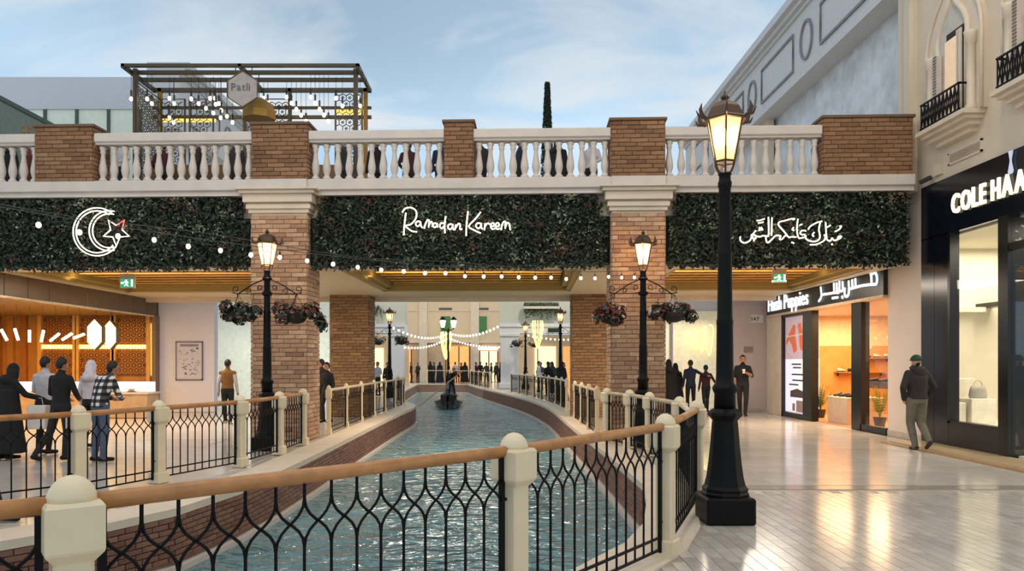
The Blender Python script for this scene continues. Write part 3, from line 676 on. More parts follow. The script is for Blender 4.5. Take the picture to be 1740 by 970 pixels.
# ------------------------------------------------------------------ street lamps
def street_lamp(loc, label, scale=1., power=60, brackets=False, bare=False):
    t = thing('street_lamp', label, 'lamp', loc, 0, 'street lamps')
    mb = MB(); mb.cbox(-.245, -.245, 0, .245, .245, .27, .02); part(t, 'plinth', mb, IRON)
    mb = MB(); mb.lathe([(.235,.265),(.24,.29),(.225,.31),(.232,.34),(.205,.37),(.185,.45),(.165,.6),(.145,.8),(.13,1.0),(.125,1.03),(.15,1.06),(.175,1.085),(.17,1.11),(.125,1.15)], 8, rot=PI/8); part(t, 'flared_base', mb, IRON)
    mb = MB(); mb.lathe([(.11,1.14),(.105,1.3),(.12,1.33),(.128,1.36),(.118,1.385),(.095,1.41),(.088,1.5),(.082,2.0),(.085,2.02),(.085,2.05),(.078,2.07),(.070,2.7),(.072,2.72),(.072,2.75),(.066,2.77),(.06,3.40),(.068,3.42),(.07,3.46),(.06,3.48),(.058,3.53),(.07,3.545),(.045,3.57)], 14); part(t, 'column', mb, IRON, smooth=True)
    lan = MB(); n = 6
    def hexp(r, z): return [Vector((r*math.cos(2*PI*i/n+.3), r*math.sin(2*PI*i/n+.3), z)) for i in range(n)]
    b0, b1, b2 = hexp(.05, 3.55), hexp(.105, 3.67), hexp(.19, 4.10)
    for i in range(n):
        lan.tube(bez(b0[i], b0[i]*1.5+Vector((0, 0, -1.75)), b1[i]+Vector((0, 0, -.05)), b1[i], 4), .010, 5)
        lan.tube([b1[i], b2[i]], .010, 5); lan.tube([b1[i], b1[(i+1) % n]], .011, 5); lan.tube([b2[i], b2[(i+1) % n]], .016, 5)
    LF = part(t, 'lantern', lan, BRONZE)
    for i in range(n):
        j = (i+1) % n; g = MB(); g.add([b1[i], b1[j], b2[j], b2[i]], [(0, 1, 2, 3)]); part(LF, 'pane', g, LGLASS)
    rf = MB(); rf.lathe([(.225,4.085),(.23,4.10),(.205,4.12),(.185,4.16),(.155,4.22),(.115,4.265),(.07,4.285),(.03,4.29)], n, rot=.3); ro = part(LF, 'lantern_roof', rf, BRONZE)
    fi = MB(); fi.lathe([(.03,4.285),(.02,4.30),(.035,4.315),(.045,4.33),(.03,4.35),(.018,4.36),(.012,4.385),(.003,4.40)], 8); o = part(LF, 'finial', fi, BRONZE, smooth=True)
    for i in range(n):
        a = 2*PI*i/n+.3; d = Vector((math.cos(a), math.sin(a), 0)); lf = MB()
        lf.tube([d*.21+Vector((0, 0, 4.09)), d*.265+Vector((0, 0, 4.12)), d*.285+Vector((0, 0, 4.18)), d*.27+Vector((0, 0, 4.245))], [.022, .026, .02, .004], 6, flat=.5)
        lf.tube([d*.24+Vector((0, 0, 4.10)), d*.30+Vector((0, 0, 4.11)), d*.335+Vector((0, 0, 4.165))], [.018, .016, .004], 6, flat=.5)
        part(LF, 'leaf_ornament', lf, BRONZE)
    bu = MB(); bu.ball((0, 0, 3.93), .045, .045, .085); part(LF, 'bulb', bu, BULB, smooth=True)
    if brackets:
        for sg in (-1, 1):
            m = MB()
            m.tube([(0, 0, 3.42), (sg*.30, 0, 3.28), (sg*.60, 0, 3.08)], .012, 6)
            m.tube([(sg*.02, 0, 3.12), (sg*.26, 0, 3.1), (sg*.56, 0, 3.10), (sg*.70, 0, 3.12)], .010, 6)
            for cx, cz, r in ((.62, 3.19, .07), (.36, 3.16, .055), (.14, 3.22, .06)):
                m.tube([(sg*(cx+r*q*math.cos(a)), 0, cz+r*q*math.sin(a)) for q, a in [(1-.05*i, -1.2+.55*i) for i in range(13)]], .008, 5)
            m.tube([(sg*.58, 0, 3.10), (sg*.58, 0, 3.0)], .008, 5)
            part(t, 'bracket', m, IRON)
        m = MB(); m.lathe([(.06,3.05),(.1,3.08),(.1,3.12),(.07,3.15)], 12); m.lathe([(.07,3.36),(.1,3.4),(.07,3.44)], 12); part(t, 'collar', m, IRON)
    t.scale = (scale,)*3
    if power: point_light('lantern_light', (0, 0, 3.92), power, '#ffcf94', .06, t)
    return t
street_lamp((2.25, 7.57, 0), 'tall black street lamp standing alone on the polished pavers', 1., 45)
street_lamp((-7.0, 5.75, 0), 'black street lamp holding the near end of the warm bulb string', 1., 30)
street_lamp((-4.42, 13.75, 0), 'black street lamp with two flower baskets before the left pillar', .935, 110, True)
street_lamp((2.68, 14.35, 0), 'black street lamp with two flower baskets before the right pillar', .955, 110, True)
far1 = street_lamp((-5.3, 34, 0), 'black street lamp on the left bank beyond the bridge', .95, 0, True)
dup(far1, (2.55, 34, 0), 0, 'black street lamp behind the far bend railing, beside a green sign')
mb = MB(); mb.cbox(-.3, -.015, 0, .3, .015, .2, .005); tag(link('street_sign', mb.mesh('street_sign'), mat('sign_dark_green', '#37503a', .5), None, (2.27, 33.98, 3.0)), 'small dark green sign fixed to the bend lamp', 'sign')
dup(far1, (1.25, 45, 0), 0, 'black street lamp farther along the bend, before the lit shops')
# twin lantern lamp far away
tw = thing('street_lamp', 'twin lantern street lamp above the yellow tulip light', 'lamp', (-4.4, 57.4, 0), 0, 'street lamps')
mb = MB(); mb.lathe([(.22,0),(.2,.3),(.09,.9),(.07,3.6),(.05,4.3)], 8); part(tw, 'column', mb, IRON)
mb = MB(); mb.tube([(-.42,0,4.35),(-.4,0,4.2),(0,0,4.1),(.4,0,4.2),(.42,0,4.35)], .035, 5); part(tw, 'arm', mb, IRON)
for sg in (-1, 1):
    mb = MB(); mb.lathe([(.12,4.35),(.24,4.85),(.2,4.9)], 6, (sg*.42, 0, 0)); part(tw, 'lantern', mb, mat('far_lantern_glow', '#fff0d0', .4, emit='#ffe2b0', estr=4))
    mb = MB(); mb.lathe([(.28,4.9),(.14,5.08),(.02,5.2)], 6, (sg*.42, 0, 0)); part(tw, 'lantern_roof', mb, IRON)

# ------------------------------------------------------------------ hanging baskets
BLEAF = mat('basket_leaf', '#1c2418', .5, var=.2, rnd=['#12180f', '#222c1c', '#1a2118', '#2b3524', '#161a14', '#3a4030'])
PETR = mat('red_petal', '#5a1f1c', .5, var=.2, rnd=['#4a1a18', '#7a2b26', '#3a1614', '#8a4038'])
PETW = mat('pale_petal', '#c8b8b0', .5, var=.1, rnd=['#d8ccc4', '#b8a8a4', '#9a8580'])
def basket(loc, hz, label, red, w=.42, trail=0., white=10, n=900, chain=True, seed=1):
    random.seed(seed)
    t = thing('hanging_basket', label, 'hanging basket', loc, 0, 'hanging flower baskets')
    mb = MB(); mb.lathe([(.05,-.16),(.14,-.13),(.2,-.05),(.215,.02),(.2,.02)], 12); part(t, 'bowl', mb, mat('basket_brown', '#2a2018', .8))
    if chain:
        mb = MB()
        for k in range(3):
            a = 2*PI*k/3+.4; mb.tube([(.2*math.cos(a), .2*math.sin(a), .02), (0, 0, hz-loc[2])], .005, 4)
        part(t, 'chain', mb, IRON)
    lv, rd, wh = MB(), MB(), MB()
    lumps = [(random.uniform(-w, w)*.9, random.uniform(-.2, .2), random.uniform(-.08, .14)-abs(trail)*.0, random.uniform(.09, .16)) for _ in range(11)]
    if trail: lumps += [(trail*(.75+.05*i), random.uniform(-.05, .05), .02-.06*i, .11) for i in range(5)]
    for i in range(n):
        c = random.choice(lumps); d = Vector((random.gauss(0, 1), random.gauss(0, 1), random.gauss(.1, 1))).normalized()
        p = Vector(c[:3])+d*c[3]*random.uniform(.7, 1.1)
        if p.z < -.2 and not trail: p.z = -.2
        tgt = rd if random.random() < red*(1.3 if p.z > 0 else .5) else lv
        leaf_quad(tgt, p, d+Vector((0, 0, .3)), random.uniform(.03, .055), .7)
    for i in range(white):
        c = random.choice(lumps); d = Vector((random.gauss(0, 1), -abs(random.gauss(0, 1)), random.gauss(.1, .6))).normalized(); p = Vector(c[:3])+d*c[3]*1.12
        for k in range(6): leaf_quad(wh, p+Vector((random.gauss(0, .012), 0, random.gauss(0, .012))), d, .022, .8)
    part(t, 'foliage', lv, BLEAF, kind='stuff')
    if rd.v: part(t, 'red_flowers', rd, PETR, kind='stuff')
    if wh.v: part(t, 'pale_flowers', wh, PETW, kind='stuff')
    random.seed(seed+99); return t
basket((-4.96, 13.75, 2.52), 2.9, 'dark trailing flower basket hung from the left lamp, over the white wall', .12, .42, 0, 14, seed=3)
basket((-3.88, 13.75, 2.50), 2.9, 'reddish flower basket with a long trailing tail on the left lamp', .35, .37, .52, 8, seed=4)
basket((2.06, 14.35, 2.52), 2.95, 'round red flower basket with white blooms on the right lamp', .5, .26, 0, 16, 800, seed=5)
basket((3.28, 14.35, 2.56), 2.95, 'dark flower basket with a few pale blooms hung from the right lamp', .22, .42, 0, 12, seed=6)
for i, (x, y, z, lb) in enumerate(((-5.86, 34, 2.6, 'small green basket hung left on the left bank lamp'), (-4.74, 34, 2.6, 'small green basket hung over the water on the left bank lamp'), (.7, 45, 2.75, 'flat green basket on the farther bend lamp, by the white column'), (1.8, 45, 2.7, 'bushy green basket on the farther bend lamp, by the lit shop'))):
    basket((x, y, z), 3.0, lb, .02, .36, 0, 6, 350, True, 20+i)

# ------------------------------------------------------------------ string lights
def string_light(a, b, sag, n, drop, rb, label, dim=.25, cables=1, lit=SBULB, seed=2):
    rn = random.Random(seed); a, b = Vector(a), Vector(b)
    t = thing('string_light', label, 'string lights', ((a+b)/2)-Vector((0, 0, sag)))
    f = lambda u: a.lerp(b, u)-Vector((0, 0, sag*4*u*(1-u)))
    mb = MB(); mb.tube([f(i/24) for i in range(25)], .006, 4)
    if cables > 1: mb.tube([f(i/24)+Vector((0, 0, .05+.03*math.sin(i*.9))) for i in range(25)], .005, 4)
    part(t, 'cable', mb, mat('grey_cable', '#4a4a46', .6), world=True)
    for i in range(n):
        u = (i+.5)/n; p = f(u); d = drop*rn.uniform(.8, 1.2) if drop else 0; q = p-Vector((0, 0, d))
        if rb > .02:
            mb = MB(); mb.tube([p, q+Vector((0, 0, rb*1.2))], .004, 4); mb.lathe([(.012, 0), (.014, .035), (.008, .05)], 6, q+Vector((0, 0, rb*.9))); so = part(t, 'socket', mb, BLACK, world=True)
        mb = MB(); mb.ball(q, rb, rb, rb*1.15, 8, 6); part(t, 'bulb', mb, DBULB if rn.random() < dim else lit, world=True, smooth=True)
string_light((-6.95, 5.8, 3.42), (2.62, 14.3, 3.40), .36, 34, .11, .027, 'string of warm bulbs from the near left lamp to the right lamp, across the hedges', cables=2)
FB = mat('far_bulb_glow', '#fff4e0', .3, emit='#fff0d8', estr=4)
string_light((-5.24, 34.05, 3.26), (-4.45, 57.35, 3.9), .45, 18, 0, .055, 'far bulb string from the left bank lamp to the twin lantern lamp', 0, lit=FB)
string_light((-4.35, 57.35, 3.9), (-.34, 46.6, 3.93), .4, 16, 0, .07, 'far bulb string from the twin lantern lamp to the white column', 0, lit=FB)
string_light((-6.43, 46.95, 2.6), (-4.45, 57.35, 3.5), .3, 16, 0, .06, 'lower far bulb string left of the twin lantern lamp', 0, lit=FB)
string_light((-4.35, 57.35, 3.5), (-.27, 46.9, 2.6), .2, 18, 0, .055, 'lower far bulb string right of the twin lantern lamp', 0, lit=FB)
string_light((1.30, 45.0, 3.30), (6.2, 45.95, 3.35), .3, 18, 0, .05, 'far bulb string drooping behind the far bend railing', 0, lit=FB)
# tulip shaped light sculptures
def tulip(loc, s, label):
    t = thing('tulip_light', label, 'light sculpture', loc, 0, 'yellow tulip light sculptures')
    for k in range(6):
        a = PI*k/6; mb = MB(); pts = []
        for i in range(17):
            u = i/16; w = .42*s*u**.62*(1-.3*(max(0, u-.65)/.35)**2)
            pts.append((w*math.cos(a), w*math.sin(a), u*1.75*s))
        mb.tube(pts, .02*s, 5); mb.tube([(-x, -y, z) for x, y, z in pts], .02*s, 5); part(t, 'neon_rib', mb, NEONY)
    mb = MB(); mb.tube([(0, 0, -loc[2]), (0, 0, 1.7*s)], .03, 5); part(t, 'post', mb, IRON)
tulip((-4.62, 57.9, 1.85), 1.25, 'yellow neon tulip sculpture below the twin lantern lamp')
tulip((1.95, 44, 2.45), .95, 'yellow neon tulip sculpture by the white column')

# ------------------------------------------------------------------ text
def text_mesh(body, size, ext, bold=0., sx=1.):
    c = bpy.data.curves.new('text', 'FONT'); c.body = body; c.size = size; c.extrude = ext; c.offset = bold; c.align_x = 'LEFT'; c.resolution_u = 3
    o = bpy.data.objects.new('text', c); COL.objects.link(o); dg = bpy.context.evaluated_depsgraph_get()
    me = bpy.data.meshes.new_from_object(o.evaluated_get(dg)); bpy.data.objects.remove(o); me.name = 'letter'
    for v in me.vertices: v.co.x *= sx
    return me
def letters(root, body, size, m, M4, ext=.02, bold=0., sx=1., gap=0., name='letter', fit=None):
    x = 0
    if fit:
        tot = 0
        for ch in body:
            if ch == ' ': tot += size*.28; continue
            q = [v.co.x for v in text_mesh(ch, size, ext, bold).vertices]; tot += max(q)-min(q)
        sx = (fit-gap*(len(body)-1))/tot
    for ch in body:
        if ch == ' ': x += size*.28*sx; continue
        me = text_mesh(ch, size, ext, bold, sx); xs = [v.co.x for v in me.vertices]
        lo, hi = min(xs), max(xs)
        for v in me.vertices: v.co = M4 @ Vector((v.co.x-lo+x, v.co.y, v.co.z))
        me.materials.clear(); me.materials.append(m); link(name, me, None, root); x += hi-lo+gap
def wallM(Y, z, X): # text plane facing -X, running toward the viewer (decreasing Y)
    return Matrix(((0, 0, -1, X), (-1, 0, 0, Y), (0, 1, 0, z), (0, 0, 0, 1)))
def frontM(x, y, z): return Matrix(((1, 0, 0, x), (0, 0, -1, y), (0, 1, 0, z), (0, 0, 0, 1)))

# ------------------------------------------------------------------ right hand buildings
WX = 8.5
mb = MB(); mb.box(WX, 15.0, 0, WX+.08, 16.42, 5.15); w = struct('wall_right', mb, mat('pale_grey_cream_plaster', '#cfc4ba', .6, var=.03, scale=1.5), 'pale plaster wall between the shoe shop and the dark shop')
mb = MB(); mb.box(WX-.02, 15.0, 0, WX, 16.42, .13); struct('baseboard_right', mb, mat('grey_skirting', '#b3a79a', .4))
mb = MB(); mb.box(WX-.012, 15.52, .42, WX, 15.6, .58); tag(link('wall_socket', mb.mesh('wall_socket'), mat('brown_plate', '#4a3d33', .5)), 'small brown socket plate low on the pale wall', 'socket')
# upper cream wall with gothic windows
wroot = sroot('wall_upper_right', label='cream stucco upper wall with pointed arch windows')
mb = MB(); mb.box(WX, -4.0, 5.15, WX+.35, 15.25, 11.5)
part(wroot, 'wall_face', mb, CREAM)
def gothic(yc, n, label):
    # ogee framed window around y = yc; +v runs toward the viewer (smaller Y)
    t = sroot('window_%d' % n, (WX, yc, 0), label=label)
    zs = 6.12; w = .45; sp = 7.55
    def arch(wd, top, k=9):
        pts = []
        for i in range(k+1):
            u = i/k; y = wd*(1-u)**.85*(1 if u < .45 else .78+.22*(1-u)); z = sp+(top-sp)*u; 
            pts.append((y+ (.09*math.sin(u*PI*2.2) if u < .9 else 0), z))
        return pts
    outer = arch(w+.40, 9.45); inner = arch(w, 8.9)
    prof_o = [(w+.40, zs)]+outer; prof_i = [(w, zs)]+inner
    poly = [(-.10, y, z) for y, z in prof_o]+[(-.10, -y, z) for y, z in prof_o[::-1]]
    mb = MB(); mb.poly(poly, (.12, 0, 0)); part(t, 'surround', mb, STONE_W)
    for pr, r, nm in ((prof_o, .035, 'outer_moulding'), (prof_i, .06, 'inner_moulding')):
        mb = MB(); mb.tube([(-.12, y, z) for y, z in pr]+[(-.12, -y, z) for y, z in pr[::-1][1:]], r, 6); part(t, nm, mb, STONE_W, smooth=True)
    mb = MB(); mb.poly([(-.125, y, z) for y, z in prof_i]+[(-.125, -y, z) for y, z in prof_i[::-1]], (.01, 0, 0)); part(t, 'panel', mb, mat('pale_tympanum', '#c4bdb2', .6))
    for yy in (w+.17, -w-.17):
        mb = MB(); mb.lathe([(.1, zs), (.1, zs+.1), (.075, zs+.12), (.072, sp-.22), (.095, sp-.2), (.11, sp-.05), (.12, sp)], 12, (-.16, yy, 0)); part(t, 'colonnette', mb, STONE_W, smooth=True)
    for yy in (w-.02, ):
        mb = MB(); mb.box(-.2, yy-.14, zs, -.14, yy+.14, sp-.06); sh = part(t, 'shutter', mb, mat('cream_shutter', '#cdbfae', .6))
        for k in range(22): 
            mb = MB(); mb.box(-.21, yy-.05, zs+.15+k*.058, -.195, yy+.05, zs+.18+k*.058); part(sh, 'louvre', mb, mat('louvre_shade', '#77695a', .6))
    mb = MB(); mb.box(-.15, -w+.06, zs, -.135, w-.32, sp+.25); part(t, 'opening', mb, mat('dark_reveal', '#2a1c14', .7))
    mb = MB(); mb.box(-.165, -.2, zs, -.152, .16, sp+.12); part(t, 'lit_blind', mb, mat('lit_blind', '#d9bfa0', .6, emit='#e8c49c', estr=.35))
    mb = MB(); mb.box(-.175, -w+.1, zs, -.15, -w+.2, sp+.2); mb.box(-.175, -.26, zs, -.15, -.2, sp+.2); part(t, 'mullion', mb, STONE_W)
    mb = MB(); mb.box(-.42, -.8, zs-.08, 0, .72, zs); mb.box(-.34, -.74, zs-.15, 0, .66, zs-.08); mb.box(-.24, -.66, zs-.24, 0, .58, zs-.15); mb.box(-.14, -.56, zs-.34, 0, .5, zs-.24); part(t, 'balcony_slab', mb, STONE_W)
    mb = MB()
    for z in (zs+.03, zs+.5): mb.box(-.38, -.62, z, -.35, .62, z+.03); mb.box(-.38, -.62, z, 0, -.59, z+.03); mb.box(-.38, .59, z, 0, .62, z+.03)
    part(t, 'balcony_rail', mb, IRON)
    for i in range(11):
        y = -.6+i*.12; b = MB(); b.tube([(-.365, y, zs+.03), (-.365, y, zs+.52)], .012, 4)
        if i < 10:
            b.tube([(-.365, y, zs+.05), (-.365, y+.06, zs+.27), (-.365, y+.12, zs+.5)], .012, 4); b.tube([(-.365, y+.12, zs+.05), (-.365, y+.06, zs+.27), (-.365, y, zs+.5)], .012, 4)
        part(t, 'balcony_bar', b, IRON)
    return t
gothic(13.86, 1, 'pointed arch window with a small black iron balcony')
gothic(11.62, 2, 'pointed arch window partly cut off at the picture edge')
v = thing('wall_vent', 'framed grey ventilation grille under the arch window balcony', 'vent', (WX, 13.65, 5.38))
mb = MB(); mb.box(-.03, -.5, 0, 0, .5, .035); mb.box(-.03, -.5, .195, 0, .5, .23); mb.box(-.03, -.5, 0, 0, -.46, .23); mb.box(-.03, .46, 0, 0, .5, .23); part(v, 'frame', mb, STONE_W)
mb = MB(); mb.box(-.008, -.47, .02, -.002, .47, .21); part(v, 'backing', mb, mat('vent_dark', '#6d665e', .6))
for k in range(6): mb = MB(); mb.box(-.025, -.46, .045+k*.026, -.01, .46, .057+k*.026); part(v, 'slat', mb, STONE_W)
v = thing('security_camera', 'small dark security camera on a white wall box', 'camera', (WX, 14.45, 5.28))
mb = MB(); mb.box(-.06, -.12, 0, 0, .12, .22); part(v, 'junction_box', mb, STONE_W)
mb = MB(); mb.tube([(-.03, .12, .05), (-.1, .25, -.01)], .012, 5); part(v, 'arm', mb, STONE_W)
mb = MB(); mb.tube([(-.08, .16, 0), (-.2, .34, -.06)], .045, 8); part(v, 'body', mb, BLACK)
# marble clad building with frieze beyond the bridge
def frieze_building(sx, X, y0, y1, name, label, zb=3.2):
    t = sroot(name, label=label); xa = lambda d: sx*(X+d)
    def bx(mb, d0, a, z0, d1, b, z1):
        x0, x1 = sorted((xa(d0), xa(d1))); mb.box(x0, a, z0, x1, b, z1); return mb
    part(t, 'wall_face', bx(MB(), .4, y0, zb, .9, y1, 9.6), mat('grey_marble_cladding', '#d2d5da', .45, var=.2, scale=2.2, bump=.1, bscale=8))
    part(t, 'frieze', bx(MB(), -.2, y0, 9.6, .9, y1, 11.4), mat('pale_grey_stone', '#d4d2d2', .6, var=.04))
    c = MB(); bx(c, -.28, y0, 11.4, .9, y1, 11.5); bx(c, -.4, y0, 11.5, .9, y1, 11.62); bx(c, -.55, y0, 11.62, .9, y1, 11.85); part(t, 'cornice', c, MATS['pale_grey_stone'])
    y = y0+.9; k = 0
    LN = mat('grey_moulding', '#8f8c90', .6)
    while y < y1-2:
        xx = xa(-.22)
        if k % 2 == 0:
            m = MB(); pts = [(xx, y, 9.98), (xx, y+2.6, 9.98), (xx, y+2.6, 11.02), (xx, y, 11.02)]; m.tube(pts, .05, 4, closed=True); part(t, 'panel_moulding', m, LN); y += 3.15
        else:
            m = MB(); m.tube([(xx, y+.38+.38*math.cos(a), 10.5+.52*math.sin(a)) for a in [2*PI*i/18 for i in range(18)]], .05, 4, closed=True); part(t, 'oval_moulding', m, LN); y += 1.3
        k += 1
    return t
frieze_building(1, WX, 15.9, 34, 'wall_marble_right', 'grey marble clad wall under a pale frieze with ovals')
mb = MB(); mb.box(8.45, 15.25, 5.15, 8.9, 15.9, 9.6); mb.box(8.35, 15.28, 5.4, 8.6, 15.5, 11.5); mb.box(8.6, 24.2, 5, 8.8, 25.2, 9.6); struct('trim_2', mb, CREAM, 'cream pilaster at the end of the marble wall')
frieze_building(-1, 11.3, 25.2, 37, 'wall_marble_left', 'grey clad wall with pale frieze behind the gold pergola', 4.55)
# dark shop front
ds = thing('dark_shop_front', 'black shop front with large lit display window and cream lettering', 'shop front', (WX, 12, 0))
D = lambda mb, nm, m: part(ds, nm, mb, m, world=True)
X0 = WX-.06
mb = MB(); mb.box(X0, 5, 4.08, WX+.25, 15.0, 5.15); D(mb, 'fascia', NAVY)
mb = MB(); mb.box(X0, 14.55, .0, WX+.04, 15.0, 4.1); D(mb, 'pier_panel', NAVY); mb = MB(); mb.box(X0, 14.08, 0, WX+.04, 14.54, 4.1); D(mb, 'pier_panel', NAVY)
mb = MB(); mb.box(X0, 12.62, 0, WX+.25, 14.07, .47); D(mb, 'stall_riser', NAVY)
mb = MB(); mb.box(X0-.03, 12.37, 0, WX+.2, 12.62, 4.1); mb.box(X0-.02, 12.6, .47, WX+.1, 14.08, .52); mb.box(X0-.02, 14.0, .47, WX+.1, 14.08, 4.1); D(mb, 'window_frame', BLACK)
mb = MB(); mb.box(X0+.05, 12.62, .5, X0+.062, 14.02, 4.08); D(mb, 'pane', GLASS)
mb = MB(); mb.box(X0, 11.75, 0, X0+.08, 11.85, 3.6); mb.box(X0, 11.2, 0, X0+.08, 11.3, 3.6); mb.box(X0-.02, 11.2, 3.5, X0+.08, 12.37, 3.62); D(mb, 'door_frame', BLACK)
mb = MB(); mb.box(X0+.03, 11.85, .1, X0+.04, 12.37, 4.08); D(mb, 'door_pane', GLASS)
mb = MB(); mb.tube([(X0-.07, 11.83, 1.0), (X0-.07, 11.83, 1.6)], .03, 8); mb.tube([(X0-.07, 11.83, 1.3), (X0, 11.83, 1.3)], .02, 6); D(mb, 'door_handle', BLACK)
LW = mat('shop_cream_wall', '#e2dcc8', .6, var=.03)
mb = MB(); mb.box(11.9, 9, 0, 12.0, 15.9, 4.1); mb.box(8.59, 15.8, 0, 12.0, 15.9, 4.1); mb.box(8.59, 15.0, 0, 8.62, 15.8, 4.1); mb.box(8.62, 9, 4.05, 12.0, 15.9, 4.12); mb.box(8.59, 9, 0, 12.0, 15.9, .06); D(mb, 'interior', LW)
mb = MB(); mb.box(8.63, 15.72, .5, 9.95, 15.8, 2.68); D(mb, 'display_screen', LW); mb = MB(); mb.box(8.63, 15.45, 2.68, 10.05, 15.8, 2.78); D(mb, 'picture_ledge', LW)
mb = MB(); mb.box(8.58, 12.65, .06, 10.3, 15.75, .44); D(mb, 'window_bed', LW)
S = ds.location
st = thing('shop_sign', 'cream glowing capital letters on the dark shop fascia', 'sign', (X0, 13.2, 4.40))
M4 = Matrix.Translation(-Vector(st.location)) @ wallM(13.92, 4.42, X0-.03)
letters(st, 'COLE HAAN', .50, SIGNC, M4, .02, .010, 1, .055, fit=2.32)
st = thing('logo_mark', 'small white ribbon shaped mark above the cream letters', 'sign', (X0, 12.3, 4.8))
mb = MB(); mb.poly([(-.02, y, z) for y, z in ((.05,.34),(-.05,.34),(-.015,.2),(-.015,.16),(-.06,.0),(-.04,-.04),(.04,-.04),(.06,0),(.015,.16),(.015,.2))], (-.02, 0, 0)); part(st, 'mark', mb, mat('pale_blue_mark', '#b9c4d8', .4, emit='#b9c4d8', estr=.5))
for (x0, y0, z0, x1, y1, z1, lb) in ((9.02, 14.3, .44, 9.5, 14.72, .92, 'front white cube plinth in the dark shop window'), (8.95, 14.95, .44, 9.5, 15.35, 1.30, 'tall white plinth at the back of the shop window'), (8.7, 14.4, .44, 8.98, 14.8, .84, 'low white plinth beside the window edge of the dark shop')):
    mb = MB(); mb.cbox(0, 0, 0, x1-x0, y1-y0, z1-z0, .008); t = tag(link('display_plinth', mb.mesh('display_plinth'), mat('white_plinth', '#efe9d6', .5), None, (x0, y0, z0)), lb, 'plinth')
def handbag(loc, w, h, m, label):
    t = thing('handbag', label, 'bag', loc)
    mb = MB(); mb.lathe([(w*.5, 0), (w*.55, h*.25), (w*.5, h*.7), (w*.42, h)], 10, sy=.45); part(t, 'body', mb, m, smooth=True)
    mb = MB(); mb.tube([(w*.25*math.cos(a), 0, h+h*.45*math.sin(a)) for a in [PI*i/8 for i in range(9)]], .008, 5); part(t, 'handle', mb, m)
handbag((9.27, 14.5, .92), .34, .24, mat('silver_bag', '#a9a7a0', .4), 'silver grey handbag on the front white plinth')
mb = MB(); mb.cbox(0, 0, 0, .35, .9, .09, .01); tag(link('wall_shelf', mb.mesh('wall_shelf'), BLACK, None, (10.05, 14.905, 2.78)), 'black shelf box inside the dark shop window', 'shelf')
mb = MB(); mb.box(7.78, 4, -.01, X0+.005, 15.0, .045); struct('trim_3', mb, mat('beige_threshold', '#cbb48e', .2, var=.05), 'beige raised threshold before the dark shop')
mb = MB(); mb.box(7.60, 4, -.01, 7.78, 15.0, .02); struct('trim_4', mb, mat('brown_border_strip', '#a5835c', .2), 'brown border strip along the threshold')

# shoe shop
hs = thing('shoe_shop_front', 'black framed shoe shop front with lit poster and open door', 'shop front', (WX, 20, 0))
Hh = lambda mb, nm, m: part(hs, nm, mb, m, world=True)
XS = WX-.10
mb = MB(); mb.box(XS, 16.42, 3.12, WX+.3, 23.75, 3.72); Hh(mb, 'signboard', mat('charcoal_signboard', '#1d1d1f', .35, var=.08)); 
mb = MB(); mb.box(XS-.01, 16.42, 3.06, WX+.3, 23.75, 3.13); Hh(mb, 'sign_lip', mat('cream_lip', '#d0b898', .5))
mb = MB(); mb.box(WX-.04, 22.62, 0, WX+.3, 23.9, 3.08); Hh(mb, 'end_pilaster', STONE_W)
mb = MB(); mb.box(WX-.05, 20.4, 0, WX+.15, 21.0, 3.08); mb.box(WX-.05, 17.55, 0, WX+.15, 18.05, 3.08); mb.box(WX-.05, 22.5, 0, WX+.1, 22.62, 3.08); mb.box(WX-.05, 21, 0, WX+.1, 22.6, .14); mb.box(WX-.05, 21, 2.98, WX+.1, 22.6, 3.06); mb.box(WX-.05, 16.42, 0, WX+.1, 17.6, .16); Hh(mb, 'frame', BLACK)
mb = MB(); mb.box(WX, 16.42, .16, WX+.01, 17.56, 3.06); Hh(mb, 'pane', GLASS)
HW = mat('honey_wood_wall', '#c08a48', .5, var=.12, scale=4)
mb = MB(); mb.box(12.4, 16.3, 0, 12.5, 24, 2.2); mb.box(8.9, 23.4, 0, 12.4, 23.5, 2.15); Hh(mb, 'wood_panelling', HW)
mb = MB(); mb.box(12.5, 16.3, 0, 12.6, 24.2, 3.2); mb.box(8.8, 23.5, 0, 12.5, 23.62, 3.2); mb.box(8.8, 16.3, 0, 12.5, 16.4, 3.2); Hh(mb, 'interior_wall', mat('warm_interior', '#dcc4a0', .6))
mb = MB(); mb.box(8.6, 16.3, 3.1, 12.5, 24, 3.2); Hh(mb, 'interior_ceiling', mat('shop_ceiling', '#d8c8ac', .6))
mb = MB(); mb.box(8.6, 16.4, -.02, 12.5, 23.6, .005); Hh(mb, 'interior_floor', mat('shop_floor', '#c98f6a', .3, var=.08))
sg = thing('shop_sign', 'white Latin lettering on the charcoal shoe shop signboard', 'sign', (XS, 21.5, 3.2))
M4 = Matrix.Translation(-Vector(sg.location)) @ wallM(23.55, 3.24, XS-.02)
letters(sg, 'Hush Puppies', .60, SIGNW, M4, .015, .004, 1, .055, fit=3.15)
HA = [[(1430,160),(1490,140),(1515,200),(1505,280),(1440,290)], [(1440,160),(1445,290)], [(1505,285),(1350,300),(1240,325),(1190,340),(1150,350)], [(1235,210),(1240,325)], [(1195,225),(1200,335)], [(1150,240),(1155,350),(1150,410),(1125,445),(1100,420),(1100,330)], [(1185,90),(1175,130)], [(1170,165),(1205,155)],
 [(1070,250),(1075,360),(1040,375)], [(1025,150),(1030,375),(970,395),(810,420)], [(960,270),(965,395)], [(995,265),(1000,385)], [(1065,440),(1075,465)], [(940,465),(1010,455)], [(790,320),(800,420),(790,470),(765,505)], [(795,240),(780,275),(758,295)]]
def hush(x, y): return XW(1290+x/7.565, 445+y/7.565, XS-.03)
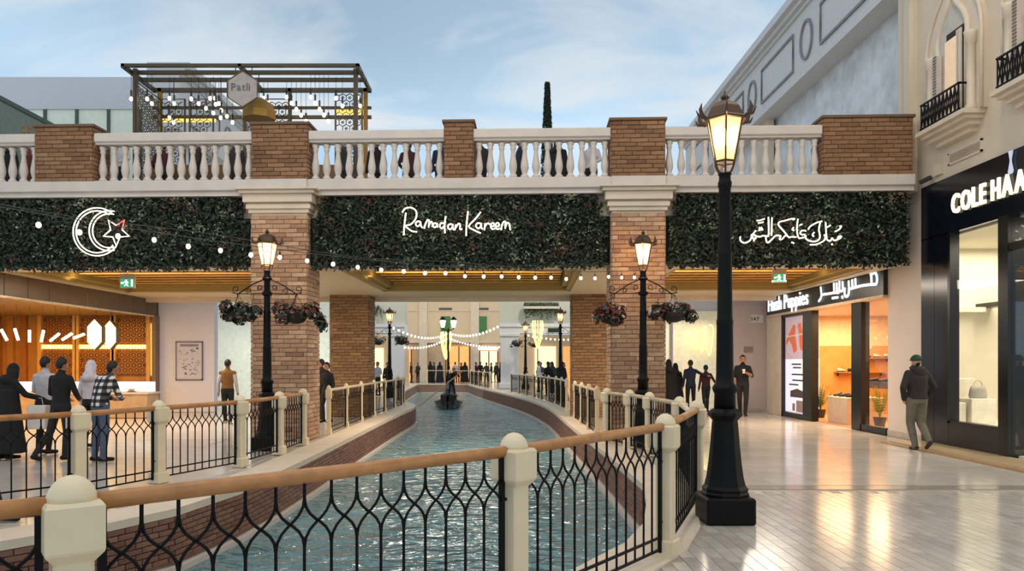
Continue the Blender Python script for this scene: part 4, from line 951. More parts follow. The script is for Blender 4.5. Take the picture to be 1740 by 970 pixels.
t = thing('shop_sign', 'white Arabic lettering on the charcoal shoe shop signboard', 'sign', hush(1150, 470))
for s in HA:
    pts = [Vector(hush(*q)) for q in s]; mb = MB(); mb.tube(smoothpts(pts, 3) if len(pts) > 2 else pts, .036, 6, flat=.6); part(t, 'letter_stroke', mb, SIGNW, world=True)
# light box poster
po = thing('lightbox_poster', 'tall lit poster with orange shoes on mauve and white', 'poster', (WX, 21.8, 0))
Q = lambda mb, nm, m: part(po, nm, mb, m, world=True)
xp = WX+.03
mb = MB(); mb.box(xp, 21.0, .15, xp+.06, 22.5, 1.72); Q(mb, 'lower_sheet', mat('poster_white', '#e6e2f0', .4, emit='#e4e2f4', estr=.55))
mb = MB(); mb.box(xp, 21.0, 1.72, xp+.06, 22.5, 2.98); Q(mb, 'upper_sheet', mat('poster_mauve', '#b9a2ac', .4, emit='#c2a8b4', estr=.4))
OR = mat('poster_orange', '#c8643f', .4, emit='#d0653f', estr=.35); DK = mat('poster_dark', '#55474a', .5)
def pshape(pts, nm, m, off=-.004): mb = MB(); mb.poly([(xp+off, y, z) for y, z in pts], (.006, 0, 0)); Q(mb, nm, m)
pshape([(22.45,2.25),(22.2,2.5),(21.85,2.75),(21.7,2.7),(21.75,2.4),(21.6,2.05),(21.65,1.95),(21.85,1.9),(22.0,2.15),(22.2,2.3),(22.4,2.15)], 'orange_shoe', OR)
pshape([(21.55,2.72),(21.35,2.78),(21.2,2.5),(21.15,2.1),(21.25,1.95),(21.4,2.05),(21.45,2.4)], 'orange_shoe', OR)
pshape([(22.4,2.38),(21.2,2.42),(21.2,2.46),(22.4,2.42)], 'white_strap', mat('poster_strap', '#f4ece8', .4), -.008)
for i, (y0, y1, z) in enumerate(((21.3,22.0,1.55),(21.3,21.9,1.45),(21.15,22.0,1.25),(21.15,21.95,1.08),(21.5,22.2,.95))): pshape([(y0,z),(y1,z),(y1,z+.045),(y0,z+.045)], 'text_line', DK)
pshape([(21.2,.6),(22.1,.6),(22.1,.78),(21.6,.86),(21.2,.8)], 'printed_shoe', DK); pshape([(21.05,.18),(21.65,.18),(21.65,.52),(21.05,.52)], 'printed_box', mat('poster_taupe', '#a5928c', .5)); pshape([(21.75,.2),(21.95,.2),(21.95,.42),(21.75,.42)], 'printed_box', MATS['poster_taupe'])
# second poster inside the door
po2 = thing('lightbox_poster', 'pink and white lit panel just inside the shoe shop door', 'poster', (9.6, 23.3, 0))
mb = MB(); mb.box(9.2, 23.3, .1, 9.9, 23.36, 1.75); part(po2, 'lower_sheet', mb, MATS['poster_white'], world=True)
mb = MB(); mb.box(9.2, 23.3, 1.75, 9.9, 23.36, 3.0); part(po2, 'upper_sheet', mb, MATS['poster_mauve'], world=True)
mb = MB(); mb.box(9.25, 23.28, 1.95, 9.8, 23.3, 2.4); part(po2, 'pink_block', mb, mat('poster_pink', '#d06a70', .4, emit='#d86a72', estr=.4), world=True)
mb = MB(); mb.box(9.25, 23.28, 2.45, 9.85, 23.3, 2.75); part(po2, 'white_block', mb, mat('poster_bright', '#fff4dc', .4, emit='#fff2d8', estr=1), world=True)
# display table, shelves, shoes, plants
t = thing('display_table', 'white cube display table just inside the shoe shop', 'table', (8.85, 19.15, 0))
mb = MB(); mb.cbox(0, 0, .0, .95, 1.15, .68, .01); part(t, 'body', mb, mat('taupe_cube', '#bda792', .5)); mb = MB(); mb.box(-.01, -.01, .68, .96, 1.16, .71); part(t, 'top', mb, mat('cream_top', '#e8d8c0', .4))
t = thing('display_table', 'higher dark topped display table behind the white cube', 'table', (10.4, 19.8, 0))
mb = MB(); mb.box(0, 0, .9, 1.3, 1.7, 1.08); part(t, 'top', mb, mat('navy_top', '#23242c', .4)); mb = MB()
for x in (.06, 1.2):
    for y in (.06, 1.6): mb = MB(); mb.box(x, y, 0, x+.06, y+.06, .9); part(t, 'leg', mb, mat('pale_leg', '#d8c8b0', .5))
def shoe_meshes():
    mb = MB(); prof = [(-.13,.035,.09),(-.1,.04,.10),(-.03,.038,.085),(.05,.043,.06),(.11,.045,.045),(.15,.03,.03)]
    V = []; n = 8
    for x, w, h in prof:
        for k in range(n): a = 2*PI*k/n; V.append((x, w*math.cos(a), .02+max(0, h*(.5+.5*math.sin(a)))))
    Fc = [(i*n+k, i*n+(k+1) % n, (i+1)*n+(k+1) % n, (i+1)*n+k) for i in range(len(prof)-1) for k in range(n)]+[tuple(range(n)), tuple((len(prof)-1)*n+k for k in range(n))]
    mb.add(V, Fc); so = MB(); so.poly([(x, y, 0) for x, y in ((-.135,-.035),(-.05,-.036),(.06,-.046),(.13,-.04),(.16,0),(.13,.04),(.06,.046),(-.05,.036),(-.135,.035))], (0, 0, .025))
    return mb.mesh('upper', True), so.mesh('sole')
SU, SO = shoe_meshes()
rn = random.Random(5)
SC = [('black', '#161414'), ('brown', '#5a3422'), ('white', '#d8d2c8'), ('navy', '#22283a')]
def shoe(x, y, z, r, ci, where, grp):
    cn, hx = SC[ci]; t = thing('shoe', cn+' shoe '+where, 'shoe', (x, y, z), r, grp); s_ = 1.0; t.scale = (s_, s_, s_)
    link('upper', SU.copy(), mat('shoe_'+cn, hx, .5), t); link('sole', SO.copy(), mat('shoe_sole', '#2a2622', .6), t)
for i in range(5): shoe(9.05+.18*(i % 2)*2, 19.3+i*.2, .71, 2.4+.3*i, (0, 1, 0, 2, 0)[i], 'on the white cube display table', 'shoes on the cube table')
for i in range(5): shoe(10.6+.2*(i % 2), 20.0+i*.32, 1.08, 2.6, (1, 3, 0, 1, 3)[i], 'on the dark topped display table', 'shoes on the dark table')
SHF = mat('wood_shelf', '#a87238', .5)
for k, (y, z, L) in enumerate(((17.2, 1.35, 1.5), (19.2, 1.75, 1.6), (19.0, 1.2, 1.6), (21.5, 1.35, 1.6), (21.3, 1.8, 1.4), (17.4, .9, 1.6))):
    t = thing('wall_shelf', 'wooden shoe shelf on the honey wood wall', 'shelf', (12.4, y, z), 0, 'shoe shelves on the wood wall')
    mb = MB(); mb.box(-.3, 0, 0, 0, L, .03); part(t, 'board', mb, SHF); mb = MB(); mb.box(-.05, .1, -.1, 0, .14, 0); mb.box(-.05, L-.14, -.1, 0, L-.1, 0); part(t, 'bracket', mb, BLACK)
    for i in range(4): shoe(12.25, y+.2+i*.34, z+.03, 3.0+rn.uniform(-.3, .3), rn.randrange(4), 'on a wooden wall shelf of the shoe shop', 'shoes on the wall shelves')
for k, (x, z, L) in enumerate(((10.4, 1.3, 1.6), (11.2, 1.75, 1.0))):
    t = thing('wall_shelf', 'wooden shoe shelf on the rear end wall', 'shelf', (x, 23.4, z), 0, 'rear shoe shelves'); mb = MB(); mb.box(0, -.3, 0, L, 0, .03); part(t, 'board', mb, SHF)
    mb = MB(); mb.box(.1, -.05, -.1, .14, 0, 0); mb.box(L-.14, -.05, -.1, L-.1, 0, 0); part(t, 'bracket', mb, BLACK)
    for i in range(3): shoe(x+.17+i*.33, 23.25, z+.03, .2, rn.randrange(4), 'on a rear end shelf of the shoe shop', 'shoes on the rear shelves')
def plant(loc, h, label, leafm):
    t = thing('potted_plant', label, 'plant', loc); mb = MB(); mb.lathe([(.11,0),(.15,.22),(.16,.25),(.13,.25)], 12); part(t, 'pot', mb, mat('dark_pot', '#2a2724', .6))
    for k in range(16):
        a = random.uniform(0, 2*PI); el = random.uniform(1.0, 1.45); L = random.uniform(.5, 1)*h
        d = Vector((math.cos(a)*math.cos(el), math.sin(a)*math.cos(el), math.sin(el))); f = MB(); pts = [Vector((0, 0, .24))+d*L*u-Vector((0, 0, .35*L*u*u*math.cos(el)*2*.5)) for u in (0, .25, .5, .75, 1)]
        f.tube(pts, .006, 4); w = d.cross(Vector((0, 0, 1))).normalized()
        for i in range(2, 10):
            u = i/10; c = Vector((0, 0, .24))+d*L*u-Vector((0, 0, .35*L*u*u*math.cos(el)))
            for sgn in (-1, 1):
                tip = c+w*sgn*.16*h*(1.1-u)+d*.08; f.add([c, c+d*.03, tip, c-d*.005+Vector((0, 0, .01))], [(0, 1, 2), (0, 2, 3)])
        part(t, 'frond', f, leafm)
PG = mat('fresh_palm_green', '#6f8a2e', .5, var=.2, rnd=['#5f7a28', '#8aa038', '#a2aa48', '#4f6a24'])
plant((9.4, 18.55, .005), 1.05, 'bright green potted palm in the shoe shop window', PG)
plant((9.25, 21.7, .005), .9, 'dark green potted plant beside the shop door column', mat('deep_green', '#35512a', .5, var=.2, rnd=['#2c4522', '#48662f', '#3a5a2c']))
mb = MB(); mb.cbox(0, 0, 0, .5, .8, .42, .01); tag(link('display_plinth', mb.mesh('display_plinth'), mat('pinkish_plinth', '#c9a891', .5), None, (9.2, 16.5, .005)), 'low pinkish plinth beside the bright palm', 'plinth')

# wall at the end of the shoe shop, and the lit shop behind
mb = MB(); mb.box(7.42, 24.3, 0, 8.8, 24.5, 5.0); struct('wall_back_right', mb, LILAC, 'pale lilac wall with an exit plate beyond the shoe shop')
mb = MB(); mb.box(7.42, 24.28, 0, 8.46, 24.3, .1); struct('baseboard_back', mb, mat('grey_skirting', '#b3a79a', .4))
t = thing('exit_plate', 'white plate with dark marks on the lilac wall', 'sign', (8.35, 24.28, 2.93)); mb = MB(); mb.box(-.28, -.02, 0, .12, 0, .26); part(t, 'plate', mb, WHITEW)
M4 = Matrix.Translation((0, 0, 0)) @ frontM(-.26, -.025, .06); letters(t, '147', .18, mat('dark_green_print', '#2c4a40', .5), M4, .004, .004, .9, .03)
mb = MB(); mb.box(0, -.015, 0, .3, 0, .2); tag(link('wall_plaque', mb.mesh('wall_plaque'), mat('taupe_plaque', '#8d7d78', .5), None, (7.85, 24.3, 1.95)), 'small taupe plaque on the lilac wall', 'plaque')
sf = thing('rear_shop_front', 'bright cream shop front with a neon scribble behind the right lamp', 'shop front', (5.5, 27, 0))
R_ = lambda mb, nm, m: part(sf, nm, mb, m, world=True)
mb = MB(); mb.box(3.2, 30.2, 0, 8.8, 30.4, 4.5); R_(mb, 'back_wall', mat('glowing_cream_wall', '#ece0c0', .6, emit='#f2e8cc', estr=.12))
mb = MB(); mb.box(6.0, 26.95, 0, 6.12, 27.05, 3.6); mb.box(7.95, 26.9, 0, 8.3, 27.1, 4.2); R_(mb, 'mullion', WHITEW)
mb = MB(); mb.box(5.62, 26.95, 0, 5.72, 27.05, 3.5); R_(mb, 'door_post', mat('grey_post', '#77706e', .4))
mb = MB(); mb.box(3.4, 27.0, .05, 7.95, 27.015, 3.5); R_(mb, 'pane', GLASS)
mb = MB(); mb.box(3.2, 26.9, 3.5, 8.8, 27.1, 5.0); R_(mb, 'header', WHITEW)
sc = [(1170,560),(1178,590),(1185,565),(1192,600),(1200,558),(1196,560),(1205,605),(1212,560),(1206,552)]
neon('neon_sign', 'yellow neon scribble inside the bright rear shop', 'sign', [sc], lambda x, y: tuple(P(x, y, 29.9)), .022, NEONY, k=3)

# ------------------------------------------------------------------ left hand shop (sweets and jewellery counter)
LX = -11.4
js = thing('jeweller_shop_front', 'gold wood panelled shop with lattice screens and bronze fascia', 'shop front', (LX, 20, 0))
J = lambda mb, nm, m: part(js, nm, mb, m, world=True)
FAS = mat('bronze_fascia', '#6a5742', .35, metal=.3, var=.1, scale=2)
for i in range(10):
    y = 16.0+i*.84; mb = MB(); mb.cbox(LX-.1, y+.008, 3.14, LX, y+.832, 3.66, .006); J(mb, 'fascia_panel', FAS)
mb = MB(); mb.box(LX-.12, 16.0, 3.1, LX+.03, 24.3, 3.145); J(mb, 'fascia_trim', mat('shiny_trim', '#e0cfae', .2, metal=.6))
mb = MB(); mb.box(LX-.06, 24.0, 0, LX+.06, 24.3, 3.14); J(mb, 'end_post', mat('brown_post', '#7a6450', .4))
GW = mat('golden_wood', '#b57a2c', .4, var=.15, scale=3)
mb = MB(); mb.box(-19, 24.3, 0, LX, 24.42, 3.3); J(mb, 'back_wall', GW)
mb = MB(); mb.box(-19, 15, 3.15, LX-.1, 24.4, 3.25); J(mb, 'ceiling', mat('brown_ceiling', '#8a6434', .6)); mb = MB(); mb.box(-19.1, 15, 0, -19, 24.4, 3.2); J(mb, 'side_wall', GW)
for i in range(8):
    x = -18.8+i*.42; mb = MB(); mb.box(x, 24.18, 0, x+.2, 24.3, 3.15); J(mb, 'wood_rib', mat('amber_rib', '#a2641f', .4, var=.1) if i % 2 else GW)
def lattice(w, h, a, r=.011):
    mb = MB(); s3 = math.sqrt(3); i = 0
    cy = 0
    nx = int(w/(a*s3))+1; nz = int(h/(a*1.5))+1
    for k in range(nz+1):
        for i in range(nx+1):
            cx = i*a*s3+(a*s3/2 if k % 2 else 0); cz = k*1.5*a
            vv = [(cx+a*math.sin(PI/3*q), cz+a*math.cos(PI/3*q)) for q in range(6)]
            for q in (0, 1, 2):
                p, n = vv[q], vv[(q+1) % 6]
                if all(0 <= e[0] <= w and 0 <= e[1] <= h for e in (p, n)): mb.tube([(p[0], 0, p[1]), (n[0], 0, n[1])], r, 4, cap=False)
            if a <= cx <= w-a and a <= cz <= h-a:
                for q in range(3):
                    an = PI/3*q; mb.tube([(cx-a*.5*math.cos(an), 0, cz-a*.5*math.sin(an)), (cx+a*.5*math.cos(an), 0, cz+a*.5*math.sin(an))], r*.8, 4, cap=False)
    return mb
LAT = mat('amber_lattice', '#c98b35', .35, metal=.3, var=.1)
for px0, px1 in ((72, 125), (136, 189), (198, 250)):
    x0 = (px0-CX)*24.2/F; x1 = (px1-CX)*24.2/F
    mb = lattice(x1-x0, 2.1, .11); mb.v = [(x+x0, y+24.18, z+1.2) for x, y, z in mb.v]; J(mb, 'lattice_screen', LAT)
    mb = MB(); mb.box(x0, 24.24, 1.2, x1, 24.29, 3.3); J(mb, 'screen_backing', mat('screen_brown', '#7c4618', .5))
    mb = MB(); mb.box(x0-.12, 24.12, 0, x0, 24.3, 3.3); mb.box(x1, 24.12, 0, x1+.12, 24.3, 3.3); J(mb, 'gilt_pilaster', mat('gilt_wood', '#d6a24c', .35, var=.1))
    mb = MB(); mb.box(x0, 24.16, 2.07, x1, 24.2, 2.2); J(mb, 'light_strip', mat('warm_strip', '#ffe08a', .4, emit='#ffd768', estr=3))
mb = MB(); mb.box(LX-.25, 24.2, 1.2, LX-.1, 24.28, 2.9); J(mb, 'wall_washer', mat('washer_glow', '#ffd070', .4, emit='#ffc85e', estr=1.2))
ck = thing('display_counter', 'stone counter with a brightly lit glass case on top', 'counter', (-11.0, 21.6, 0))
mb = MB(); mb.cbox(-6.5, 0, 0, .55, .75, .72, .015); part(ck, 'base', mb, mat('counter_stone', '#b79a78', .4, var=.15, scale=4))
mb = MB(); mb.box(-6.5, -.05, .70, .6, .8, .75); part(ck, 'worktop', mb, STONE)
mb = MB(); mb.box(-6.45, .0, .75, .55, .012, 1.08); mb.box(-6.45, .0, 1.08, .55, .7, 1.092); part(ck, 'glass_case', mb, GLASS)
mb = MB(); mb.box(-6.45, .5, .76, .55, .52, 1.05); part(ck, 'case_back', mb, mat('case_glow', '#e8f4ee', .5, emit='#e8f6f2', estr=.8))
for i in range(12):
    x = -5.2+i*.47; m = MB(); m.lathe([(.11,0),(.15,.02),(.13,.03)], 10); t = thing('sweet_tray', 'tray of sweets inside the glass counter case', 'tray', (-11.0+x, 21.85, .752), 0, 'sweet trays in the glass case'); part(t, 'tray', m, mat('steel_tray', '#9aa0a0', .3, metal=.8))
    m = MB()
    for q in range(7): m.ball((.06*math.cos(q), .06*math.sin(q), .05+.02*(q % 2)), .035, n=6, m=4)
    part(t, 'sweets', m, mat('sweet_%d' % (i % 3), ('#5c7a48', '#7a4a2a', '#c8a060')[i % 3], .6))
# hexagon lamps and tubes
def hexlamp(c, w, h, d, label):
    t = thing('hexagon_lamp', label, 'pendant lamp', c, 0, 'hexagon lamps over the counter'); hx = [(0, h/2), (w/2, h/4), (w/2, -h/4), (0, -h/2), (-w/2, -h/4), (-w/2, h/4)]
    mb = MB(); mb.poly([(x, 0, z) for x, z in hx], (0, .02, 0)); part(t, 'face', mb, mat('hex_face', '#fff4c0', .4, emit='#fff0b0', estr=1.6))
    mb = MB(); mb.poly([(x*1.02, .02, z*1.02) for x, z in hx], (0, d, 0)); part(t, 'body', mb, mat('hex_side', '#6b5428', .4))
    mb = MB(); mb.tube([(0, d/2, h/2), (0, d/2, 3.17-c.z)], .008, 4); part(t, 'cord', mb, BLACK)
hexlamp(P(160, 568, 21.2), .40, .86, .2, 'larger glowing hexagon lamp hung over the counter')
hexlamp(P(186, 569, 21.9), .36, .84, .2, 'hexagon lamp hung nearer the white wall')
TUB = mat('tube_glow', '#fff6e0', .3, emit='#fff0d0', estr=4)
for i, (px, py, an) in enumerate(((7,569,.5),(28,568,.3),(50,571,0),(72,571,-.2),(93,573,-.9),(114,572,-1.0),(134,571,-1.2))):
    c = P(px, py, 19.4+.14*i); t = thing('tube_pendant', 'white tilted tube light hung before the gold wall', 'pendant lamp', c, 0, 'tube pendants over the counter')
    d = Vector((math.sin(-an), 0, math.cos(an)))*.16; mb = MB(); mb.tube([-d, d], .036, 8); part(t, 'tube', mb, TUB); mb = MB(); mb.tube([d, (0, 0, 3.15-c.z)], .005, 4); part(t, 'cord', mb, BLACK)
# white wall with map
mb = MB(); mb.box(LX+.02, 24.3, 0, -9.55, 24.6, 5.0); struct('wall_back_left', mb, mat('lilac_white_wall', '#dddce8', .6, var=.02), 'lilac white wall carrying the framed mall map')
mp_ = thing('wall_map', 'framed grey mall map on the lilac white wall', 'map', (P(322, 646, 24.28).x, 24.28, P(322, 646, 24.28).z))
mw, mh = 46*24.28/F, 66*24.28/F
mb = MB(); mb.box(-mw/2, -.02, 0, mw/2, 0, mh); part(mp_, 'sheet', mb, mat('map_sheet', '#cfccd8', .5, var=.03))
mb = MB()
for a, b, c, d in ((-mw/2, 0, mw/2, .04), (-mw/2, mh-.04, mw/2, mh), (-mw/2, 0, -mw/2+.035, mh), (mw/2-.035, 0, mw/2, mh)): mb.box(a, -.035, b, c, 0, d)
part(mp_, 'frame', mb, mat('map_frame', '#7d727c', .4))
mb = MB(); mb.box(-mw*.34, -.024, mh*.87, mw*.34, -.02, mh*.93); rn = random.Random(3)
for i in range(46):
    x, z = rn.uniform(-mw*.4, mw*.36), rn.uniform(mh*.12, mh*.82); a, b = rn.uniform(.02, .09), rn.uniform(.012, .05); mb.box(x, -.024, z, x+a, -.02, z+b)
part(mp_, 'printed_plan', mb, mat('map_print', '#8c8794', .5))
# glass shop left rear
gs = thing('rear_shop_front', 'glazed white fashion shop behind the man in the vest', 'shop front', (-9.5, 28, 0))
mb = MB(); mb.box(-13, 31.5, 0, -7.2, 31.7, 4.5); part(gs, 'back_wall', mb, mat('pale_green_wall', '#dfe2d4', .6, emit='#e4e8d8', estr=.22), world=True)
mb = MB()
for x in (-9.45, -8.3, -7.3): mb.box(x, 27.95, 0, x+.09, 28.05, 3.6)
mb.box(-9.5, 27.9, 3.3, -7.2, 28.1, 5.0); part(gs, 'frame', mb, mat('white_frame', '#d8d6cc', .5), world=True)
mb = MB(); mb.box(-9.4, 28, .05, -7.25, 28.012, 3.3); part(gs, 'pane', mb, GLASS, world=True)
# exit signs
def exit_sign(px, py, Y, label, w=.30, h=.19):
    c = P(px, py, Y); t = thing('exit_sign', label, 'exit sign', c)
    mb = MB(); mb.cbox(-w/2-.02, -.03, -h/2-.02, w/2+.02, .03, h/2+.12, .008); part(t, 'housing', mb, mat('grey_housing', '#b5a894', .5))
    mb = MB(); mb.box(-w/2, -.036, -h/2, w/2, -.03, h/2); part(t, 'panel', mb, mat('exit_green', '#2f8f6a', .4, emit='#38a878', estr=.7))
    mb = MB(); mb.box(w*.32, -.04, -h*.42, w*.46, -.036, h*.42); mb.box(-w*.46, -.04, -h*.1, -w*.25, -.036, h*.1)
    mb.poly([(w*x, -.04, h*z) for x, z in ((-.1,.38),(.0,.42),(.02,.2),(.14,.02),(.1,-.05),(.0,.05),(.04,-.2),(.14,-.38),(.06,-.42),(-.05,-.22),(-.16,-.4),(-.22,-.32),(-.1,-.1),(-.1,.1),(-.2,.02),(-.22,.1))], (0, .004, 0)); part(t, 'running_figure', mb, mat('exit_white', '#e8fff4', .4, emit='#e8fff4', estr=1.2))
    mb = MB(); mb.tube([(0, 0, h/2+.1), (0, 0, 3.95-c.z)], .01, 5); part(t, 'stem', mb, MATS['grey_housing'])
exit_sign(217, 481, 17.0, 'green exit sign hung below the left soffit')
exit_sign(1324, 472, 18.0, 'green exit sign hung before the shoe shop signboard')

# ------------------------------------------------------------------ upper level: pergola kiosk, left building, cypress
DZ = 5.40
kx0, kx1, ky0, ky1, kt = -9.35, -3.55, 18.0, 19.7, 8.9
kk = thing('pergola_kiosk', 'dark brass pergola with lattice screens on the footbridge deck', 'pergola', (-6.45, 18.8, DZ))
K = lambda mb, nm, m: part(kk, nm, mb, m, world=True)
mb = MB(); mb.box(kx0, ky0, kt-.07, kx1, ky0+.1, kt); K(mb, 'front_beam', GOLD)
mb = MB(); mb.box(kx0, ky1-.1, kt-.1, kx1, ky1, kt); K(mb, 'rear_beam', GOLD)
for y in (18.42, 18.9): mb = MB(); mb.box(kx0, y, kt-.09, kx1, y+.08, kt); K(mb, 'cross_beam', GOLD)
for x in (kx0, -6.5, kx1-.08): mb = MB(); mb.box(x, ky0, kt-.1, x+.08, ky1, kt); K(mb, 'side_beam', GOLD)
mb = MB(); mb.box(kx0, ky1-.08, 8.1, kx1, ky1, 8.18); mb.box(kx0, ky1-.08, 8.36, kx1, ky1, 8.42); K(mb, 'lower_beam', GOLD)
for x in (kx0+.14, kx1-.2):
    for y in (18.3, ky1-.1): mb = MB(); mb.box(x, y, DZ, x+.1, y+.1, kt); K(mb, 'post', GOLDB if y > 19 else GOLD)
for x in (-6.95, -5.75): mb = MB(); mb.box(x, ky1-.1, DZ, x+.08, ky1, kt); K(mb, 'post', GOLD)
def kl(x, y, w, rot, label=None):
    mb = lattice(w, 2.7, .105, .013); ca, sa = math.cos(rot), math.sin(rot)
    mb.v = [(x+a*ca-b*sa, y+a*sa+b*ca, 5.9+c) for a, b, c in mb.v]; K(mb, 'lattice_screen', GOLD)
    m = MB(); m.tube([(x, y, 5.6), (x, y, 8.6), (x+w*ca, y+w*sa, 8.6), (x+w*ca, y+w*sa, 5.6)], .03, 4); K(m, 'screen_frame', GOLD)
kl(-9.15, 18.3, 1.35, PI/2); kl(-9.1, 19.6, .62, 0); kl(-8.35, 19.6, .62, 0); kl(-6.9, 19.6, 1.2, 0); kl(-4.35, 19.0, .68, 0)
YG = mat('golden_strip', '#ffd46a', .4, emit='#ffcc58', estr=1.6)
for x0, x1, y in ((-9.1, -7.7, 19.66), (-6.95, -6.1, 19.66), (-4.35, -3.67, 19.06)): mb = MB(); mb.box(x0, y, 8.02, x1, y+.03, 8.14); K(mb, 'light_strip', YG)
mb = MB(); mb.cbox(-9.0, 18.6, DZ, -3.9, 19.4, 6.6, .02); K(mb, 'counter', mat('kiosk_counter', '#6d4c2c', .5, var=.1))
for k, (row0, row1) in enumerate((((223,168),(223,168)), ((325,168),(375,200)), ((357,167),(395,208)), ((487,165),(520,206)), ((528,165),(558,206)), ((571,167),(582,180)), ((607,166),(612,180)), ((365,167),(372,176)), ((250,168),(258,176)), ((288,167),(296,176)), ((448,167),(455,175)), ((288,200),(295,208)))):
    n = 1 if row0 == row1 else (5 if abs(row1[1]-row0[1]) > 25 else 2)
    for i in range(n):
        u = i/max(1, n-1); c = P(row0[0]+(row1[0]-row0[0])*u, row0[1]+(row1[1]-row0[1])*u, 18.5+.2*(k % 4))
        t = thing('pendant_bulb', 'bare warm bulb hanging from the brass pergola', 'pendant bulb', c, 0, 'pendant bulbs of the pergola')
        mb = MB(); mb.tube([(0, 0, .06), (0, 0, kt-.05-c.z)], .006, 4); part(t, 'cord', mb, BLACK); mb = MB(); mb.lathe([(.022,.05),(.026,.2),(.012,.22)], 8); part(t, 'socket', mb, BLACK)
        mb = MB(); mb.ball((0, 0, 0), .042, .042, .055, 8, 6); part(t, 'bulb', mb, SBULB, smooth=True)
hx = thing('hexagon_sign', 'grey hexagon sign with dark lettering on the pergola', 'sign', P(412, 182, 17.9))
hh = [(0, .42), (.345, .2), (.345, -.2), (0, -.42), (-.345, -.2), (-.345, .2)]; zc = .42
mb = MB(); mb.poly([(x, 0, z+zc+.02) for x, z in hh], (0, .04, 0)); part(hx, 'face', mb, mat('warm_grey_sign', '#aaa09c', .5))
mb = MB(); mb.tube([(x*1.04, .0, z*1.04+zc+.02) for x, z in hh], .018, 4, closed=True); part(hx, 'rim', mb, mat('rim_brown', '#54432c', .5))
mb = MB(); mb.tube([(-.2, .03, .7), (-.2, .12, 8.86-hx.location.z)], .012, 5); part(hx, 'hanger_rod', mb, GOLD); mb = MB(); mb.tube([(.2, .03, .7), (.2, .12, 8.86-hx.location.z)], .012, 5); part(hx, 'hanger_rod', mb, GOLD)
letters(hx, 'Patli', .26, mat('sign_print', '#6b6068', .5), frontM(-.27, -.012, zc-.02), .006, 0, .95, .03)
gh = thing('gold_canopy', 'golden faceted half shell behind the hexagon sign', 'canopy', P(440, 205, 18.6)); mb = MB()
mb.lathe([(.42, 0), (.42, .18), (.34, .38), (.15, .52), (.02, .55)], 8, (0, 0, .02)); part(gh, 'shell', mb, GOLDB); mb = MB(); mb.tube([(0, 0, .55), (0, 0, kt-gh.location.z-.05)], .012, 5); part(gh, 'rod', mb, GOLD)

lbd = sroot('wall_upper_left', label='pale grey parapet over greenish glazing on the upper left')
mb = MB(); mb.box(-34, 30, 11.9, -12.2, 31, 13.2); part(lbd, 'parapet', mb, mat('pale_grey_parapet', '#d6d6da', .6, var=.03))
for i in range(9):
    x = -23.84+i*1.29; mb = MB(); mb.box(x+.05, 30.1, 6.0, x+1.24, 30.14, 11.9); part(lbd, 'glazing_panel', mb, mat('frosted_green_glass', '#c6cfc2', .3, var=.08, emit='#cdd6c6', estr=.22))
    mb = MB(); mb.box(x-.05, 30.0, 6.0, x+.05, 30.16, 11.9); part(lbd, 'mullion', mb, mat('dark_mullion', '#4a5450', .4))
mb = MB(); mb.box(-19, 18, 5.4, -17, 29.9, 10.45); part(lbd, 'side_glazing', mb, mat('dark_green_glass', '#7d8a80', .2, var=.1)); mb = MB(); mb.box(-19, 18, 10.45, -16.95, 29.9, 10.6); part(lbd, 'side_coping', mb, mat('coping_grey', '#59605c', .5))
mb = MB(); mb.box(-24, 29.6, 5.2, -12.2, 36, 6); part(lbd, 'base', mb, STONE)
cy = thing('cypress_tree', 'slim dark cypress in a brown planter on the footbridge', 'tree', (P(930, 300, 21.5).x, 21.5, DZ))
mb = MB(); mb.lathe([(.24,0),(.3,.7),(.32,.75),(.28,.75)], 12); part(cy, 'planter', mb, mat('brown_planter', '#5a4634', .6))
mb = MB(); mb.tube([(0, 0, .7), (0, 0, 3.4)], .04, 6); part(cy, 'trunk', mb, mat('bark', '#3a2c20', .8))
mb = MB(); random.seed(11)
for i in range(3800):
    u = random.random(); z = .85+3.5*u; r = .26*(1-u*.72)*(.7+.3*random.random()); a = random.uniform(0, 2*PI)
    leaf_quad(mb, (r*math.cos(a), r*math.sin(a), z), (math.cos(a), math.sin(a), .5), random.uniform(.035, .06), .4)
part(cy, 'foliage', mb, mat('cypress_green', '#1a2c18', .6, var=.2, rnd=['#142312', '#22381d', '#1b2e18', '#0f1a0e']), kind='stuff')
fp = thing('palm_planter', 'small orange leaved plant at the left end of the balustrade', 'plant', (-10.6, 16.6, DZ)); mb = MB()
for i in range(60): leaf_quad(mb, (random.gauss(-.1, .12), random.gauss(0, .1), 1.3+random.gauss(0, .12)), (random.gauss(0, 1), -1, .5), .06, .4)
part(fp, 'leaves', mb, mat('orange_leaf', '#9a6a2e', .6, rnd=['#a8742e', '#7a4a20', '#c08a40']), kind='stuff'); mb = MB(); mb.lathe([(.16,0),(.2,.8),(.12,1.2)], 10); part(fp, 'pot', mb, mat('red_pot', '#6a2a20', .6))

